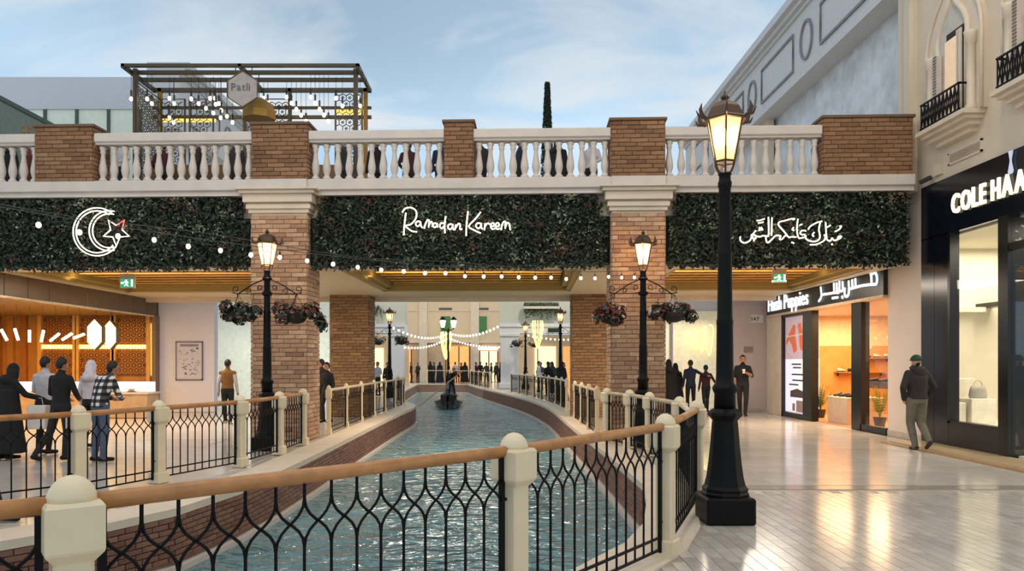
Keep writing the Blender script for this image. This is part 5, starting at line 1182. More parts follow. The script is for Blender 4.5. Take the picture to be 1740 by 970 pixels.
# ------------------------------------------------------------------ far buildings beyond the bridge
FC = mat('far_cream_facade', '#d8c3a4', .7, var=.05, scale=.8)
ff = thing('far_building', 'cream facade with green shuttered windows at the end of the canal', 'building', (-4, 63, 0))
G = lambda mb, nm, m: part(ff, nm, mb, m, world=True)
mb = MB(); mb.box(-16, 63, 3.4, 3, 64, 10); G(mb, 'upper_wall', FC)
mb = MB(); mb.box(-16, 62.85, 3.3, 3, 63.2, 3.5); mb.box(-16, 62.9, 6.0, 3, 63.1, 6.08); G(mb, 'string_course', STONE_W)
for x in (-13, -10.6, -7.3, -2.9, 0.6): mb = MB(); mb.box(x, 62.8, 0, x+.7, 63.1, 10); G(mb, 'pilaster', STONE_W)
for px in (757, 819):
    x = (px-CX)*63/F
    mb = MB(); mb.box(x-.4, 62.9, 4.15, x+.4, 63, 5.55); w_ = G(mb, 'window', mat('green_shutter', '#2f6a35', .5, var=.1))
    for i in range(8): m = MB(); m.box(x-.38, 62.86, 4.2+i*.16, x+.38, 62.9, 4.29+i*.16); part(w_, 'shutter_slat', m, mat('green_slat', '#3f8a45', .5), off=ff.location)
    mb = MB(); mb.box(x-.55, 62.9, 6.1, x+.55, 63, 6.28); G(mb, 'vent', mat('far_vent', '#5a5048', .6))
ORG = mat('lit_shop_orange', '#e8a868', .6, emit='#e8a25c', estr=.75); ORW = mat('lit_shop_cream', '#f8dcb0', .6, emit='#f8d8a8', estr=1.1)
mb = MB(); mb.box(-16, 63.2, 0, 3, 64, 3.4); G(mb, 'ground_wall', mat('far_ground_wall', '#c9b090', .7))
for a, b, z1, m in ((-9.2, -7.9, 2.9, ORG), (-4.9, -2.95, 3.0, ORG), (-2.2, -.55, 2.6, ORW), (-12.2, -11, 2.6, ORW)):
    mb = MB(); mb.box(a, 63.05, 0, b, 63.2, z1); sw_ = G(mb, 'shop_window', m); mb = MB(); mb.box(a, 62.95, 0, a+.12, 63.1, z1); mb.box(b-.12, 62.95, 0, b, 63.1, z1); mb.box((a+b)/2-.05, 62.95, 0, (a+b)/2+.05, 63.1, z1); part(sw_, 'shop_frame', mb, mat('far_brown_frame', '#7a5c40', .6), off=ff.location)
mb = MB(); mb.box(-2.3, 62.8, 2.7, -.6, 62.95, 2.95); G(mb, 'shop_sign', SIGNW)
def portico(x0, x1, cols, y, name, label, d=1.2):
    t = thing(name, label, 'building', ((x0+x1)/2, y, 0)); q = lambda mb, nm, m: part(t, nm, mb, m, world=True)
    WH = mat('far_white_stone', '#d6d8dc', .6, var=.03)
    mb = MB(); mb.box(x0, y, 3.45, x1, y+d, 3.85); mb.box(x0, y-.1, 3.85, x1, y+d, 4.05); q(mb, 'entablature', WH)
    mb = MB(); mb.box(x0, y+.3, 4.05, x1, y+d, 8); q(mb, 'upper_wall', mat('far_grey_green_wall', '#bcc0b4', .7, var=.06, scale=1))
    for c, w in cols:
        mb = MB(); mb.cbox(c-w/2-.1, y-.05, 0, c+w/2+.1, y+w+.1, .35, .03); mb.box(c-w/2, y+.05, .35, c+w/2, y+w, 3.3); mb.cbox(c-w/2-.1, y-.05, 3.25, c+w/2+.1, y+w+.1, 3.46, .03); q(mb, 'column', WH)
    return t
pr = portico(-.35, 9, ((.28, 1.1), (6.2, 1.1)), 46, 'far_portico', 'white portico with hanging greenery right of the canal bend')
for a, b, m in ((2.0, 3.4, ORW), (3.9, 5.0, ORG)):
    mb = MB(); mb.box(a, 49.4, 0, b, 49.5, 2.7); part(pr, 'shop_window', mb, m, world=True)
mb = MB(); mb.box(.8, 49.5, 0, 9, 49.7, 3.5); part(pr, 'back_wall', mb, FC, world=True)
mb = MB(); random.seed(21)
for i in range(900): leaf_quad(mb, (random.uniform(1.2, 3.3), 45.8+random.uniform(-.1, .1), 5.3-abs(random.gauss(0, .3))), (random.gauss(0, .6), -1, .4), .11, .45)
t = thing('hanging_greenery', 'dark green plants trailing over the white portico', 'plants', (2.2, 45.8, 4.6)); part(t, 'foliage', mb, mat('far_green', '#3a4a34', .6, rnd=['#2c3a28', '#44573c', '#56664c', '#2a3424']), world=True, kind='stuff')
mb = MB(); mb.box(1.15, 45.65, 4.95, 3.35, 46.305, 5.1); part(t, 'planter', mb, STONE, world=True)
pl = portico(-11, -6.3, ((-6.85, .85), (-10, .85)), 46.5, 'far_portico', 'white portico with a small palm left of the canal')
t = thing('hanging_greenery', 'small palm drooping over the left white portico', 'plants', (-8.2, 46.2, 4.6)); mb = MB()
for k in range(9):
    a = 2*PI*k/9; dy = lambda r: min(.1, r*math.sin(a))
    mb.tube([(-8.2, 46.58, 4.5), (-8.2+.3*math.cos(a), 46.58+dy(.3), 5.2), (-8.2+.55*math.cos(a), 46.58+dy(.5), 4.9), (-8.2+.6*math.cos(a), 46.58+dy(.5), 4.45)], [.02, .09, .08, .01], 4, flat=.2)
part(t, 'fronds', mb, MATS['far_green'], world=True); mb = MB(); mb.lathe([(.13, 4.045), (.17, 4.5), (.08, 4.55)], 8, (-8.2, 46.58, 0)); part(t, 'pot', mb, STONE, world=True)
mb = MB(); mb.box(-11, 50, 0, -6.5, 50.2, 3.4); part(pl, 'back_wall', mb, FC, world=True); mb = MB(); mb.box(-9.6, 49.9, 0, -8.2, 50, 2.6); part(pl, 'shop_window', mb, ORW, world=True)
mb = MB(); mb.box(-16, 33.5, 0, -8.8, 34, 4.55); struct('wall_far_left', mb, mat('far_white_wall', '#dcdcd8', .6), 'white wall seen between the left pillars')

# ------------------------------------------------------------------ gondola
go = thing('gondola', 'black gondola floating at the far bend of the canal', 'boat', (-3.0, 39.5, WATERZ), .06)
mb = MB(); V = []; Fc = []; n = 9; ST = [(-3.6,.06,.85),(-3.1,.35,.5),(-2.2,.62,.36),(-.8,.76,.30),(.8,.74,.30),(2.2,.55,.38),(3.2,.28,.65),(3.8,.05,1.15)]
for y, w, h in ST:
    for k in range(n):
        a = PI*k/(n-1); V.append((w*math.cos(a)*(1 if True else 1), y, h-(h+.12)*math.sin(a)))
for i in range(len(ST)-1):
    for k in range(n-1): Fc.append((i*n+k, i*n+k+1, (i+1)*n+k+1, (i+1)*n+k))
    Fc.append((i*n, (i+1)*n, (i+1)*n+n-1, i*n+n-1))
mb.add(V, Fc); part(go, 'hull', mb, mat('gondola_black', '#0b0a0a', .3))
mb = MB(); mb.tube([(0, -3.55, .7), (0, -3.75, 1.05), (0, -3.6, 1.3), (0, -3.3, 1.35)], [.05, .07, .06, .02], 5); part(go, 'prow_iron', mb, mat('dull_steel', '#6a6a6a', .4, metal=.6))
mb = MB(); mb.cbox(-.42, -.6, .25, .42, .3, .62, .05); part(go, 'seat', mb, mat('dark_cushion', '#241416', .7))
mb = MB(); mb.tube([(.65, .83, 1.81), (.15, .45, 1.40), (-1.6, -.9, -.05)], [.025, .03, .035], 6); oar = tag(link('oar', mb.mesh('oar'), mat('oar_wood', '#a48a64', .5), None, (-3.0, 39.5, WATERZ)), 'pale wooden oar held by the gondolier', 'oar')

# ------------------------------------------------------------------ people
SKIN = mat('skin_tan', '#a8775a', .55, var=.05); SKINL = mat('skin_light', '#c59a7d', .55, var=.05)
HAIR = mat('black_hair', '#120e0c', .6, var=.2)
def cloth(name, hx, rough=.85): return mat(name, hx, rough, var=.12, scale=9, bump=.2, bscale=25)
BLK = cloth('black_cloth', '#0d0c0e'); DNM = cloth('blue_denim', '#4a566a'); GREYT = cloth('dark_grey_trousers', '#1b1a1c')
def plaidmat():
    m = bpy.data.materials.new('plaid_cloth'); m.use_nodes = True; nt = m.node_tree; N = nt.nodes.new; L = nt.links.new; b = nt.nodes['Principled BSDF']; b.inputs['Roughness'].default_value = .85
    tc = N('ShaderNodeTexCoord'); sp = N('ShaderNodeSeparateXYZ'); L(tc.outputs['Object'], sp.inputs[0]); outs = []
    for ax in (0, 2):
        a = N('ShaderNodeMath'); a.operation = 'MULTIPLY'; a.inputs[1].default_value = 9.; L(sp.outputs[ax], a.inputs[0])
        f = N('ShaderNodeMath'); f.operation = 'FRACT'; L(a.outputs[0], f.inputs[0]); g = N('ShaderNodeMath'); g.operation = 'GREATER_THAN'; g.inputs[1].default_value = .5; L(f.outputs[0], g.inputs[0]); outs.append(g)
    s = N('ShaderNodeMath'); s.operation = 'ADD'; L(outs[0].outputs[0], s.inputs[0]); L(outs[1].outputs[0], s.inputs[1])
    d = N('ShaderNodeMath'); d.operation = 'MULTIPLY'; d.inputs[1].default_value = .5; L(s.outputs[0], d.inputs[0])
    r = N('ShaderNodeValToRGB'); r.color_ramp.interpolation = 'CONSTANT'; e = r.color_ramp.elements; e[0].color = lin('#101012'); e[1].position = .9; e[1].color = lin('#d8d4d0'); q = e.new(.4); q.color = lin('#4a4749')
    L(d.outputs[0], r.inputs[0]); L(r.outputs[0], b.inputs['Base Color']); MATS['plaid_cloth'] = m; return m
PLAID = plaidmat()
J0 = dict(pel=(0,0,.95), wst=(0,0,1.08), chs=(0,.01,1.30), nck=(0,0,1.49), hed=(0,.03,1.63),
          shL=(-.172,0,1.40), elL=(-.225,-.03,1.13), wrL=(-.245,.05,.89), shR=(.172,0,1.40), elR=(.225,-.03,1.13), wrR=(.245,.05,.89),
          hpL=(-.085,0,.93), knL=(-.10,.02,.50), anL=(-.10,-.03,.085), toL=(-.115,.15,.035), hpR=(.085,0,.93), knR=(.10,.02,.50), anR=(.10,-.03,.085), toR=(.115,.15,.035))
def body_mesh(J, mats, voxel=.016, robe=None, bulk=1., sleeves=True, hands=True, long_shirt=0.):
    """one continuous figure: overlapping tapered limbs fused by a voxel remesh; materials by nearest bone"""
    J = {k: Vector(v) for k, v in {**J0, **J}.items()}; mb = MB(); bones = []
    def limb(a, b, r0, r1, lab, mid=None, sy=1.):
        a, b = Vector(a), Vector(b); rm = mid or (r0+r1)/2; n = 10
        mb.tube([a, a.lerp(b, .35), a.lerp(b, .7), b], [r0, rm, (rm+r1)/2, r1], n); mb.ball(a, r0, n=10, m=6); mb.ball(b, r1, n=10, m=6); bones.append((a, b, lab, (r0+r1)/2))
    # torso: elliptical rings
    tor = [(J['pel']-Vector((0,0,.09)), .15, .115), (J['pel'], .165, .125), (J['wst'], .15, .112), (J['wst'].lerp(J['chs'], .55), .168, .118), (J['chs'], .182, .125), (J['chs'].lerp(J['nck'], .55), .165, .11), (J['nck']-Vector((0,0,.03)), .10, .08), (J['nck']+Vector((0,0,.01)), .06, .06)]
    n = 16; V = []; Fc = []
    for c, rx, ry in tor:
        for k in range(n): a = 2*PI*k/n; V.append(c+Vector((rx*bulk*math.cos(a), ry*bulk*math.sin(a), 0)))
    for i in range(len(tor)-1):
        for k in range(n): Fc.append((i*n+k, i*n+(k+1) % n, (i+1)*n+(k+1) % n, (i+1)*n+k))
    Fc += [tuple(range(n))[::-1], tuple((len(tor)-1)*n+k for k in range(n))]; mb.add(V, Fc)
    bones.append((J['wst']-Vector((0,0,.06+long_shirt)), J['chs'], 'top', .15)); bones.append((J['chs'], J['nck']-Vector((0,0,.05)), 'top', .15)); bones.append((J['pel']-Vector((0,0,.1)), J['pel']-Vector((0,0,.01+long_shirt)), 'bottom', .15))
    limb(J['nck']-Vector((0,0,.04)), J['hed']-Vector((0,0,.06)), .062, .056, 'skin')
    h = J['hed']; mb.ball(h+Vector((0,-.005,.02)), .076, .094, .108, 14, 10); mb.ball(h+Vector((0,.035,-.06)), .054, .058, .06, 12, 8); mb.ball(h+Vector((0,.098,-.02)), .014, .02, .026); mb.ball(h+Vector((0,.09,-.068)), .028, .014, .014)
    for sg in (-1, 1): mb.ball(h+Vector((sg*.078,.0,-.01)), .012, .024, .034, 8, 6)
    bones.append((h-Vector((0,0,.07)), h+Vector((0,0,.1)), 'skin', .08))
    for s, sg in (('L', -1), ('R', 1)):
        limb(J['chs']+Vector((sg*.06,0,.09)), J['sh'+s], .080*bulk, .056*bulk, 'top'); limb(J['nck']-Vector((0,0,.03)), J['sh'+s]-Vector((sg*.03,0,0)), .05, .05*bulk, 'top')
        limb(J['sh'+s]-Vector((0,0,.01)), J['el'+s], .058*bulk, .047*bulk, 'sleeve', .055*bulk)
        limb(J['el'+s], J['wr'+s], .047*bulk, .034 if not sleeves else .042*bulk, 'sleeve' if sleeves else 'skin', .046*bulk)
        w = J['wr'+s]; d = (w-J['el'+s]).normalized()
        if hands:
            side = Vector((sg, 0, 0))-d*(Vector((sg, 0, 0)).dot(d)); side = side.normalized() if side.length > .1 else Vector((0, 1, 0)); pf = d.cross(side).normalized(); fwd = Vector((0, 1, 0)); pw_ = (fwd-d*fwd.dot(d)); pw_ = pw_.normalized() if pw_.length > .15 else pf
            th = d.cross(pw_).normalized()
            limb(w, w+d*.075, .03, .036, 'skin'); c = w+d*.085
            for q, ln in ((-.030, .055), (-.010, .07), (.010, .075), (.030, .066)):
                b0 = c+pw_*q; b1 = b0+d*ln*.55; b2 = b1+(d*.8-side*.5).normalized()*ln*.5; limb(b0, b1, .0105, .010, 'skin'); limb(b1, b2, .010, .008, 'skin')
            t0 = w+d*.03+pw_*.03; t1 = t0+(d*.7+pw_*.6).normalized()*.04; limb(t0, t1, .013, .011, 'skin'); limb(t1, t1+(d*.95+pw_*.1).normalized()*.032, .011, .009, 'skin')
        lg = 'bottom'
        limb(J['hp'+s], J['kn'+s], .092*bulk, .064*bulk, lg, .082*bulk); limb(J['kn'+s], J['an'+s], .062*bulk, .046*bulk, lg, .060*bulk)
        a, t = J['an'+s], J['to'+s]; bk = (a-t); bk.z = 0; bk = bk.normalized()*.05 if bk.length > .01 else Vector((0,-.05,0))
        limb(a-Vector((0,0,.03))+bk, t, .042, .034, 'shoe', .042)
    if robe:
        z1, hem, w0, w1 = robe; n = 18; V = []; Fc = []; lv = 7
        for i in range(lv):
            u = i/(lv-1); z = z1+(hem-z1)*u; cx = J['pel'].x*(1-u); cyy = J['pel'].y*(1-u)+J['wst'].y*0
            for k in range(n): a = 2*PI*k/n; w = w0+(w1-w0)*u+.012*math.sin(a*5+u*3)*u; V.append(Vector((cx+w*math.cos(a), cyy+w*.78*math.sin(a), z)))
        for i in range(lv-1):
            for k in range(n): Fc.append((i*n+k, i*n+(k+1) % n, (i+1)*n+(k+1) % n, (i+1)*n+k))
        Fc += [tuple(range(n))[::-1], tuple((lv-1)*n+k for k in range(n))]; mb.add(V, Fc); bones.append((Vector((0,0,z1)), Vector((0,0,hem)), 'top', (w0+w1)/2))
    me = mb.mesh('body'); o = bpy.data.objects.new('tmp', me); COL.objects.link(o)
    rm = o.modifiers.new('r', 'REMESH'); rm.mode = 'VOXEL'; rm.voxel_size = voxel; rm.use_smooth_shade = True
    sm = o.modifiers.new('s', 'SMOOTH'); sm.factor = .5; sm.iterations = 3 if voxel > .012 else 4
    dg = bpy.context.evaluated_depsgraph_get(); out = bpy.data.meshes.new_from_object(o.evaluated_get(dg)); bpy.data.objects.remove(o)
    labs = ['skin', 'top', 'bottom', 'shoe', 'sleeve']; out.materials.clear()
    for l in labs: out.materials.append(mats.get(l, mats['top']))
    nf = len(out.polygons); c = np.zeros(nf*3); out.polygons.foreach_get('center', c); c = c.reshape(-1, 3); best = np.full(nf, 1e9); lab = np.zeros(nf, int)
    for a, b, l, r in bones:
        a = np.array(a); b = np.array(b); ab = b-a; t = np.clip(((c-a) @ ab)/max(ab @ ab, 1e-9), 0, 1); dd = np.linalg.norm(c-(a+t[:, None]*ab), axis=1)/r
        k = dd < best; best[k] = dd[k]; lab[k] = labs.index(l)
    out.polygons.foreach_set('material_index', lab.tolist()); out.polygons.foreach_set('use_smooth', [True]*nf); out.name = 'body'
    return out, J
def hair_part(t, J, m, style='short'):
    h = J['hed']; mb = MB()
    V = []; Fc = []; n = 16; mm = 9
    lo = {'short': -.8, 'veil': -.9}[style]
    for i in range(mm+1):
        el = PI/2-(PI/2-lo)*i/mm
        for k in range(n):
            a = 2*PI*k/n; d = Vector((math.cos(a)*math.cos(el), math.sin(a)*math.cos(el), math.sin(el))); g = 1.0
            if style != 'veil': d.z = max(d.z, -.72 if d.y < -.45 else (-.12 if d.y < .2 else .36+.2*d.y))
            V.append(h+Vector((d.x*.087, d.y*.104-.012, d.z*.118+.02)))
    for i in range(mm):
        for k in range(n): Fc.append((i*n+k, i*n+(k+1) % n, (i+1)*n+(k+1) % n, (i+1)*n+k))
    mb.add(V, Fc)
    if style == 'veil': mb.tube([h+Vector((0,-.02,.03)), h+Vector((0,-.03,-.1)), J['nck']+Vector((0,-.02,-.02)), J['chs']+Vector((0,-.03,.05))], [.098,.10,.125,.175], 14)
    o = part(t, 'veil' if style == 'veil' else 'hair', mb, m, smooth=True); return o
def person(label, loc, rotz, mats, J=None, H=1.75, hair='short', hairm=None, voxel=.016, group=None, eyes=False, **kw):
    t = thing('person', label, 'person', loc, rotz, group); me, JJ = body_mesh(J or {}, mats, voxel, **kw); link('body', me, None, t)
    if hair: hair_part(t, JJ, hairm or HAIR, hair)
    t.scale = (H/1.75,)*3
    if eyes:
        h = JJ['hed']
        for sg in (-1, 1): mb = MB(); mb.ball(h+Vector((sg*.03,.083,.005)), .011, .008, .008); part(t, 'eye', mb, HAIR); mb = MB(); mb.box(h.x+sg*.03-.018, h.y+.082, h.z+.024, h.x+sg*.03+.018, h.y+.093, h.z+.031); part(t, 'eyebrow', mb, HAIR)
        mb = MB(); mb.ball(h+Vector((0,.088,-.088)), .04, .012, .016); part(t, 'beard', mb, HAIR)
    return t, JJ
def MT(top, bottom, shoe=None, skin=SKIN): return dict(skin=skin, top=top, bottom=bottom, shoe=shoe or BLK)
WSH = cloth('white_grey_shirt', '#b9b6bb'); HOOD = cloth('dark_brown_hoodie', '#2b2422'); CARGO = cloth('khaki_cargo', '#6b6555'); VEST = cloth('ochre_vest', '#7a5524'); NVY = cloth('navy_shirt', '#141c34'); MAR = cloth('maroon_shirt', '#3a1416')
# jewellery side group, seen from behind
person('woman in a long black abaya beside the counter with a white bag', (-8.35, 12.4, 0), -.3, dict(skin=BLK, top=BLK, bottom=BLK, shoe=BLK), dict(hed=(.05,.1,1.60), nck=(.02,.05,1.47), elR=(.30,.12,1.16), wrR=(.42,.28,1.10), elL=(-.26,.06,1.14)), 1.63, 'veil', BLK, robe=(1.25, .12, .21, .36), bulk=1.15)
person('dark haired person at the far left edge of the counter crowd', (-9.25, 13.4, 0), 0, MT(BLK, GREYT), {}, 1.62)
person('man in a pale shirt standing at the sweets counter', (-8.15, 13.1, 0), -.15, MT(WSH, GREYT), dict(elR=(.28,.08,1.15), wrR=(.2,.28,1.08), elL=(-.26,.06,1.14), wrL=(-.2,.25,1.05)), 1.72, voxel=.013)
person('man in a black shirt and black trousers with one foot back', (-7.38, 12.3, 0), -.2, MT(BLK, GREYT), dict(elL=(-.25,.05,1.14), wrL=(-.14,.24,1.05), elR=(.25,.05,1.14), wrR=(.14,.24,1.05), knL=(-.16,-.05,.5), anL=(-.24,-.3,.12), toL=(-.27,-.15,.03)), 1.7, voxel=.012)
person('person wearing a white headscarf at the counter', (-7.9, 14.1, 0), -.2, MT(cloth('white_scarf', '#cfc6cc'), GREYT), {}, 1.66, 'veil', MATS['white_scarf'])
person('man in a black and white plaid shirt leaning to the counter', (-6.62, 12.1, 0), -.45, MT(PLAID, DNM), dict(chs=(0,.07,1.29), nck=(.01,.13,1.46), hed=(.03,.22,1.57), shL=(-.172,.10,1.38), shR=(.172,.10,1.38), elL=(-.29,.12,1.14), wrL=(-.12,.28,1.06), elR=(.27,.14,1.13), wrR=(.12,.3,1.06)), 1.7, voxel=.012, long_shirt=.06, bulk=1.06)
bg = thing('shopping_bag', 'white paper shopping bag held by the woman in black', 'bag', (-7.88, 12.5, .50)); mb = MB(); mb.cbox(-.16, -.07, 0, .16, .07, .40, .01); part(bg, 'body', mb, mat('white_paper', '#d8cfc4', .7)); mb = MB(); mb.tube([(-.08, 0, .4), (-.05, 0, .52), (.05, 0, .52), (.08, 0, .4)], .006, 4); part(bg, 'handle', mb, mat('cord_white', '#c8c0b4', .7))
person('man in an ochre vest over a white shirt walking away', (-7.2, 19.2, 0), .15, {**MT(VEST, GREYT, cloth('pale_shoe', '#b0a498')), 'sleeve': WSH}, dict(knR=(.08,.1,.52), anR=(.09,-.1,.1), toR=(.1,.06,.03), knL=(-.09,.06,.5), anL=(-.09,.16,.09), toL=(-.1,.33,.04)), 1.70, voxel=.013)
person('woman in a black abaya stepping along the near end of the jewellery side', (-5.42, 7.45, 0), -PI/2, dict(skin=BLK, top=BLK, bottom=BLK, shoe=BLK), dict(knL=(-.09,.18,.5), anL=(-.08,.32,.09), toL=(-.08,.5,.035)), 1.62, 'veil', BLK, robe=(1.25, .1, .2, .36))
# right side
cap_t, cj = person('man in a dark hoodie and green cap walking past the dark shop', (7.52, 13.5, 0), .1, MT(HOOD, CARGO, cloth('brown_trainer', '#3a2c24'), SKINL), dict(nck=(.01,.03,1.48), hed=(.03,.07,1.60), elL=(-.30,-.05,1.15), wrL=(-.20,.07,.95), elR=(.30,-.05,1.15), wrR=(.20,.07,.95), knL=(-.06,.10,.50), anL=(-.02,.02,.10), toL=(0,.18,.04), knR=(.09,.02,.50), anR=(.07,-.22,.22), toR=(.08,-.14,.08)), 1.78, hair=None, voxel=.011, bulk=1.16, long_shirt=.04)
h = cj['hed']; mb = MB(); pr = [(.098*math.cos(a), .115*math.sin(a)) for a in [PI/2*i/6 for i in range(7)]]; pr[-1] = (.004, .115)
mb.lathe(pr, 16, h+Vector((0, -.005, .025)), 1, 1.12); GC = cloth('green_cap', '#24402a'); part(cap_t, 'cap', mb, GC, smooth=True)
mb = MB(); mb.poly([h+Vector((x, y, .03)) for x, y in ((-.08,.08),(-.07,.17),(0,.2),(.07,.17),(.08,.08))], (0, 0, .012)); part(cap_t, 'cap_brim', mb, mat('pale_brim', '#b8b4a8', .7))
mb = MB(); mb.tube([cj['nck']+Vector((.1*math.cos(a), -.03+.085*math.sin(a), .0+.03*math.sin(a))) for a in [2*PI*i/12 for i in range(12)]], .04, 6, closed=True); mb.ball(cj['nck']+Vector((0,-.11,-.06)), .12, .05, .1); part(cap_t, 'hood', mb, HOOD, smooth=True)
cup_t, cj = person('man in a black t-shirt holding a white cup, walking along the lilac wall', (7.2, 22.4, 0), PI-.25, MT(BLK, GREYT), dict(elL=(-.25,.05,1.16), wrL=(-.08,.22,1.25), knL=(-.09,.10,.51), anL=(-.06,.12,.09), toL=(-.08,.3,.04), knR=(.09,.0,.51), anR=(.06,-.16,.12), toR=(.06,0,.04)), 1.84, voxel=.012, sleeves=False, eyes=True, bulk=1.08)
w = cj['wrL']; cm = cup_t.matrix_basis if False else None
t = thing('paper_cup', 'white paper cup in the hand of the man in the black t-shirt', 'cup', (0, 0, 0)); rz = PI-.25; s_ = 1.84/1.75; hp_ = (w+Vector((.07, .07, .03)))*s_
t.location = (7.2+hp_.x*math.cos(rz)-hp_.y*math.sin(rz), 22.4+hp_.x*math.sin(rz)+hp_.y*math.cos(rz), hp_.z-.05)
mb = MB(); mb.lathe([(.03,0),(.042,.11),(.04,.11)], 12); part(t, 'cup', mb, mat('white_card', '#e8e4dc', .6)); mb = MB(); mb.lathe([(.045,.11),(.045,.125),(.035,.13)], 12); part(t, 'lid', mb, mat('white_card', '#e8e4dc', .6))
person('man in a navy top with an arm on a boy in maroon', (6.0, 23.9, 0), 0, MT(NVY, BLK), dict(elR=(.38,-.06,1.27), wrR=(.50,-.13,1.24)), 1.70, voxel=.014, long_shirt=.2)
person('boy in a maroon shirt walking beside the man in navy', (6.52, 24.0, 0), .05, MT(MAR, GREYT), dict(elR=(.3,.0,1.18), wrR=(.42,.02,1.02), knR=(.09,.1,.52), anR=(.08,.08,.09), toR=(.08,.25,.04), knL=(-.08,-.02,.5), anL=(-.08,-.16,.12), toL=(-.08,0,.04)), 1.54, voxel=.014)
AB = dict(skin=BLK, top=BLK, bottom=BLK, shoe=BLK)
person('woman in a black abaya standing against the right pillar edge', (5.25, 23.7, 0), 0, AB, {}, 1.72, 'veil', BLK, robe=(1.25, .04, .2, .34))
person('shorter woman in a black abaya beside the man in navy', (5.58, 24.2, 0), 0, AB, {}, 1.60, 'veil', BLK, robe=(1.25, .04, .2, .36))
# gondolier
person('gondolier in dark clothes rowing at the stern', (-2.95, 40.5, WATERZ+.31), PI+.3, MT(BLK, GREYT), dict(chs=(-.06,.10,1.28), nck=(-.1,.16,1.45), hed=(-.12,.22,1.58), shL=(-.25,.12,1.37), shR=(.09,.14,1.37), elL=(-.4,.26,1.24), wrL=(-.3,.40,1.36), elR=(.2,.36,1.2), wrR=(.05,.47,1.12), knL=(-.16,.1,.5), anL=(-.2,.1,.085), toL=(-.2,.25,.04), anR=(.16,-.1,.085), toR=(.17,.08,.04)), 1.74, voxel=.018)
# templates copied for the distant crowd and the people on the bridge
DARKS = [('black', BLK), ('navy', NVY), ('maroon', MAR), ('white', WSH), ('brown', HOOD), ('grey', cloth('charcoal_cloth', '#303034'))]
crowd = []
def template(kind, m, bot, loc, rot, H, label, group):
    if kind == 'abaya': return person(label, loc, rot, dict(skin=m, top=m, bottom=m, shoe=m), {}, H, 'veil', m, .024, group, robe=(1.25, .04, .2, .35), hands=False)[0]
    J = dict(knR=(.09,.1,.52), anR=(.08,.06,.09), toR=(.08,.23,.04)) if kind == 'walk' else dict(elL=(-.27,.03,1.15), wrL=(-.16,.2,1.05))
    return person(label, loc, rot, MT(m, bot), J, H, 'short', HAIR, .024, group, hands=False)[0]
rn = random.Random(12)
spots = []
for i in range(11): spots.append((2.55+.28*(i % 3)-i*.08, 25.5+i*1.65, 'standing behind the white far bend railing', 'shoppers behind the far bend railing'))
for px in (697, 707, 729, 738, 746, 762, 772, 781, 789, 808, 815, 826, 835, 843, 851): spots.append(((px-CX)*58.5/F, 58+rn.uniform(0, 2.2), 'on the far platform before the lit shops', 'shoppers on the far platform'))
for px, y in ((634, 33), (642, 36), (652, 35.5), (547, 21.0), (556, 19.9), (541, 24), (630, 30)): spots.append(((px-CX)*y/F, y, 'behind the left bank railing', 'shoppers behind the left bank railing'))
for px in (700, 735, 780): pass
tmpl = {}
kinds = [('abaya', 'black'), ('walk', 'black'), ('stand', 'navy'), ('stand', 'white'), ('abaya', 'navy'), ('walk', 'brown'), ('stand', 'grey'), ('stand', 'maroon')]
cmap = dict(DARKS)
PLACED = [(2.55, 34, 0), (1.25, 45, 0), (-5.3, 34, 0), (1.95, 44, 0)]
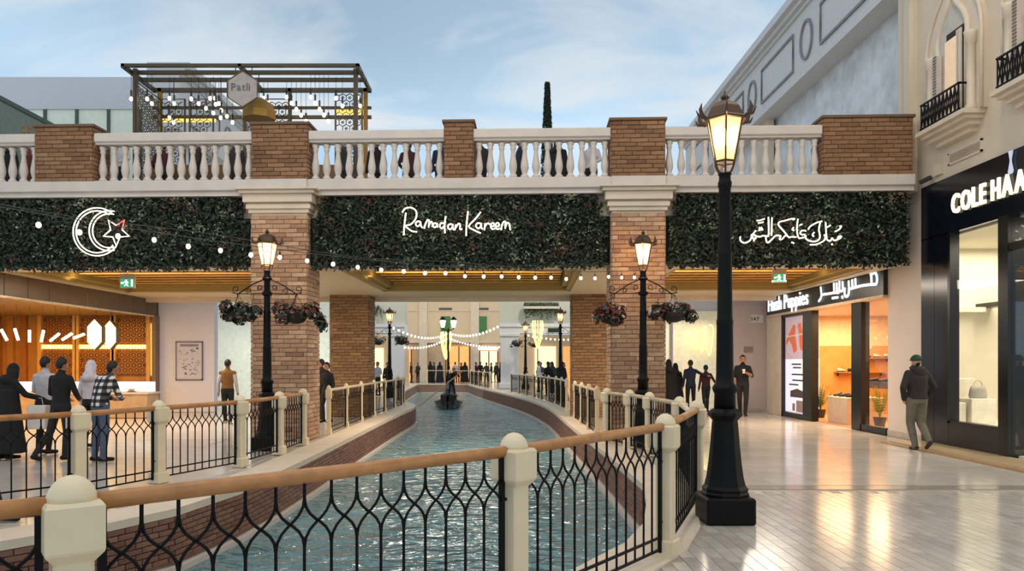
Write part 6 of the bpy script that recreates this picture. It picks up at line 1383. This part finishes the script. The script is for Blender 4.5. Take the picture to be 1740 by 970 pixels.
def crowd_person(i, x, y, where, grp, z=0, pick=None):
    while any(math.hypot(x-a, y-b) < .78 and abs(z-c) < 1 for a, b, c in PLACED):
        if z: x += .2
        else: y += .3
    PLACED.append((x, y, z))
    k, cn = kinds[pick if pick is not None else rn.choice((0, 0, 1, 1, 2, 3, 4, 5, 6, 6, 7))]
    lb = ('woman in a long %s abaya ' % cn if k == 'abaya' else 'person in a %s top ' % cn)+where
    H = rn.uniform(1.6, 1.72); rot = rn.choice((0, PI, PI/2, -PI/2, .4, 2.6))
    if (k, cn) not in tmpl: tmpl[(k, cn)] = template(k, cmap[cn], GREYT, (x, y, z), rot, H, lb, grp); return
    t = dup(tmpl[(k, cn)], (x, y, z), rot, lb, H/1.75); t['group'] = grp
for i, (x, y, wh, gr) in enumerate(spots): crowd_person(i, x, y, wh, gr, 0, (3 if i in (26, 27, 9) else None))
for i, px in enumerate((20, 50, 215, 262, 300, 330, 395, 585, 612, 640, 668, 692, 828, 850, 893)): crowd_person(i, (px-CX)*18.1/F, 17.9+rn.uniform(0, .3), 'behind the balustrade '+('above the crescent sign' if px < 430 else 'left of the narrow pier' if px < 757 else 'right of the narrow pier'), 'people on the footbridge', DZ)

# ------------------------------------------------------------------ added overhead trusses carrying the unseen fill lamps
for y, z, lb in ((1.0, 11.9, 'steel lighting truss above the near walkway'), (9.5, 12.3, 'steel lighting truss high over the canal'), (46, 10.8, 'steel lighting truss over the far basin'), (40, 10.8, 'steel lighting truss over the canal bend')):
    t = thing('lighting_truss', lb, 'truss', (0, y, z)); mb = MB()
    for dy, dz in ((-.15, 0), (.15, 0), (0, .26)): mb.tube([(-16, dy, dz), (9.6 if y > 30 else 8.6, dy, dz)], .025, 6)
    for i in range(48): x = -16+i*.5; mb.tube([(x, -.15, 0), (x+.25, 0, .26), (x+.5, .15, 0)], .012, 4)
    if y > 30:
        for x in (-16, 9.6):
            tw_ = MB(); tw_.box(x-.12, -.12, -z, x+.12, .12, .3); part(t, 'tower', tw_, mat('truss_steel', '#8a8a8a', .4, metal=.7))
    part(t, 'truss', mb, mat('truss_steel', '#8a8a8a', .4, metal=.7))
for i, f_ in enumerate(FILLS):  # housings dressing the added fill spots
    t = thing('floodlight', 'black floodlight clamped under an overhead truss', 'floodlight', (f_[0], f_[1], f_[2]), 0, 'floodlights on the trusses')
    mb = MB(); mb.tube([(0, 0, .05), (0, 0, .58)], .02, 6); part(t, 'clamp', mb, BLACK)
    mb = MB(); mb.cbox(-.2, -.16, .04, .2, .0, .18, .01); part(t, 'housing', mb, BLACK)
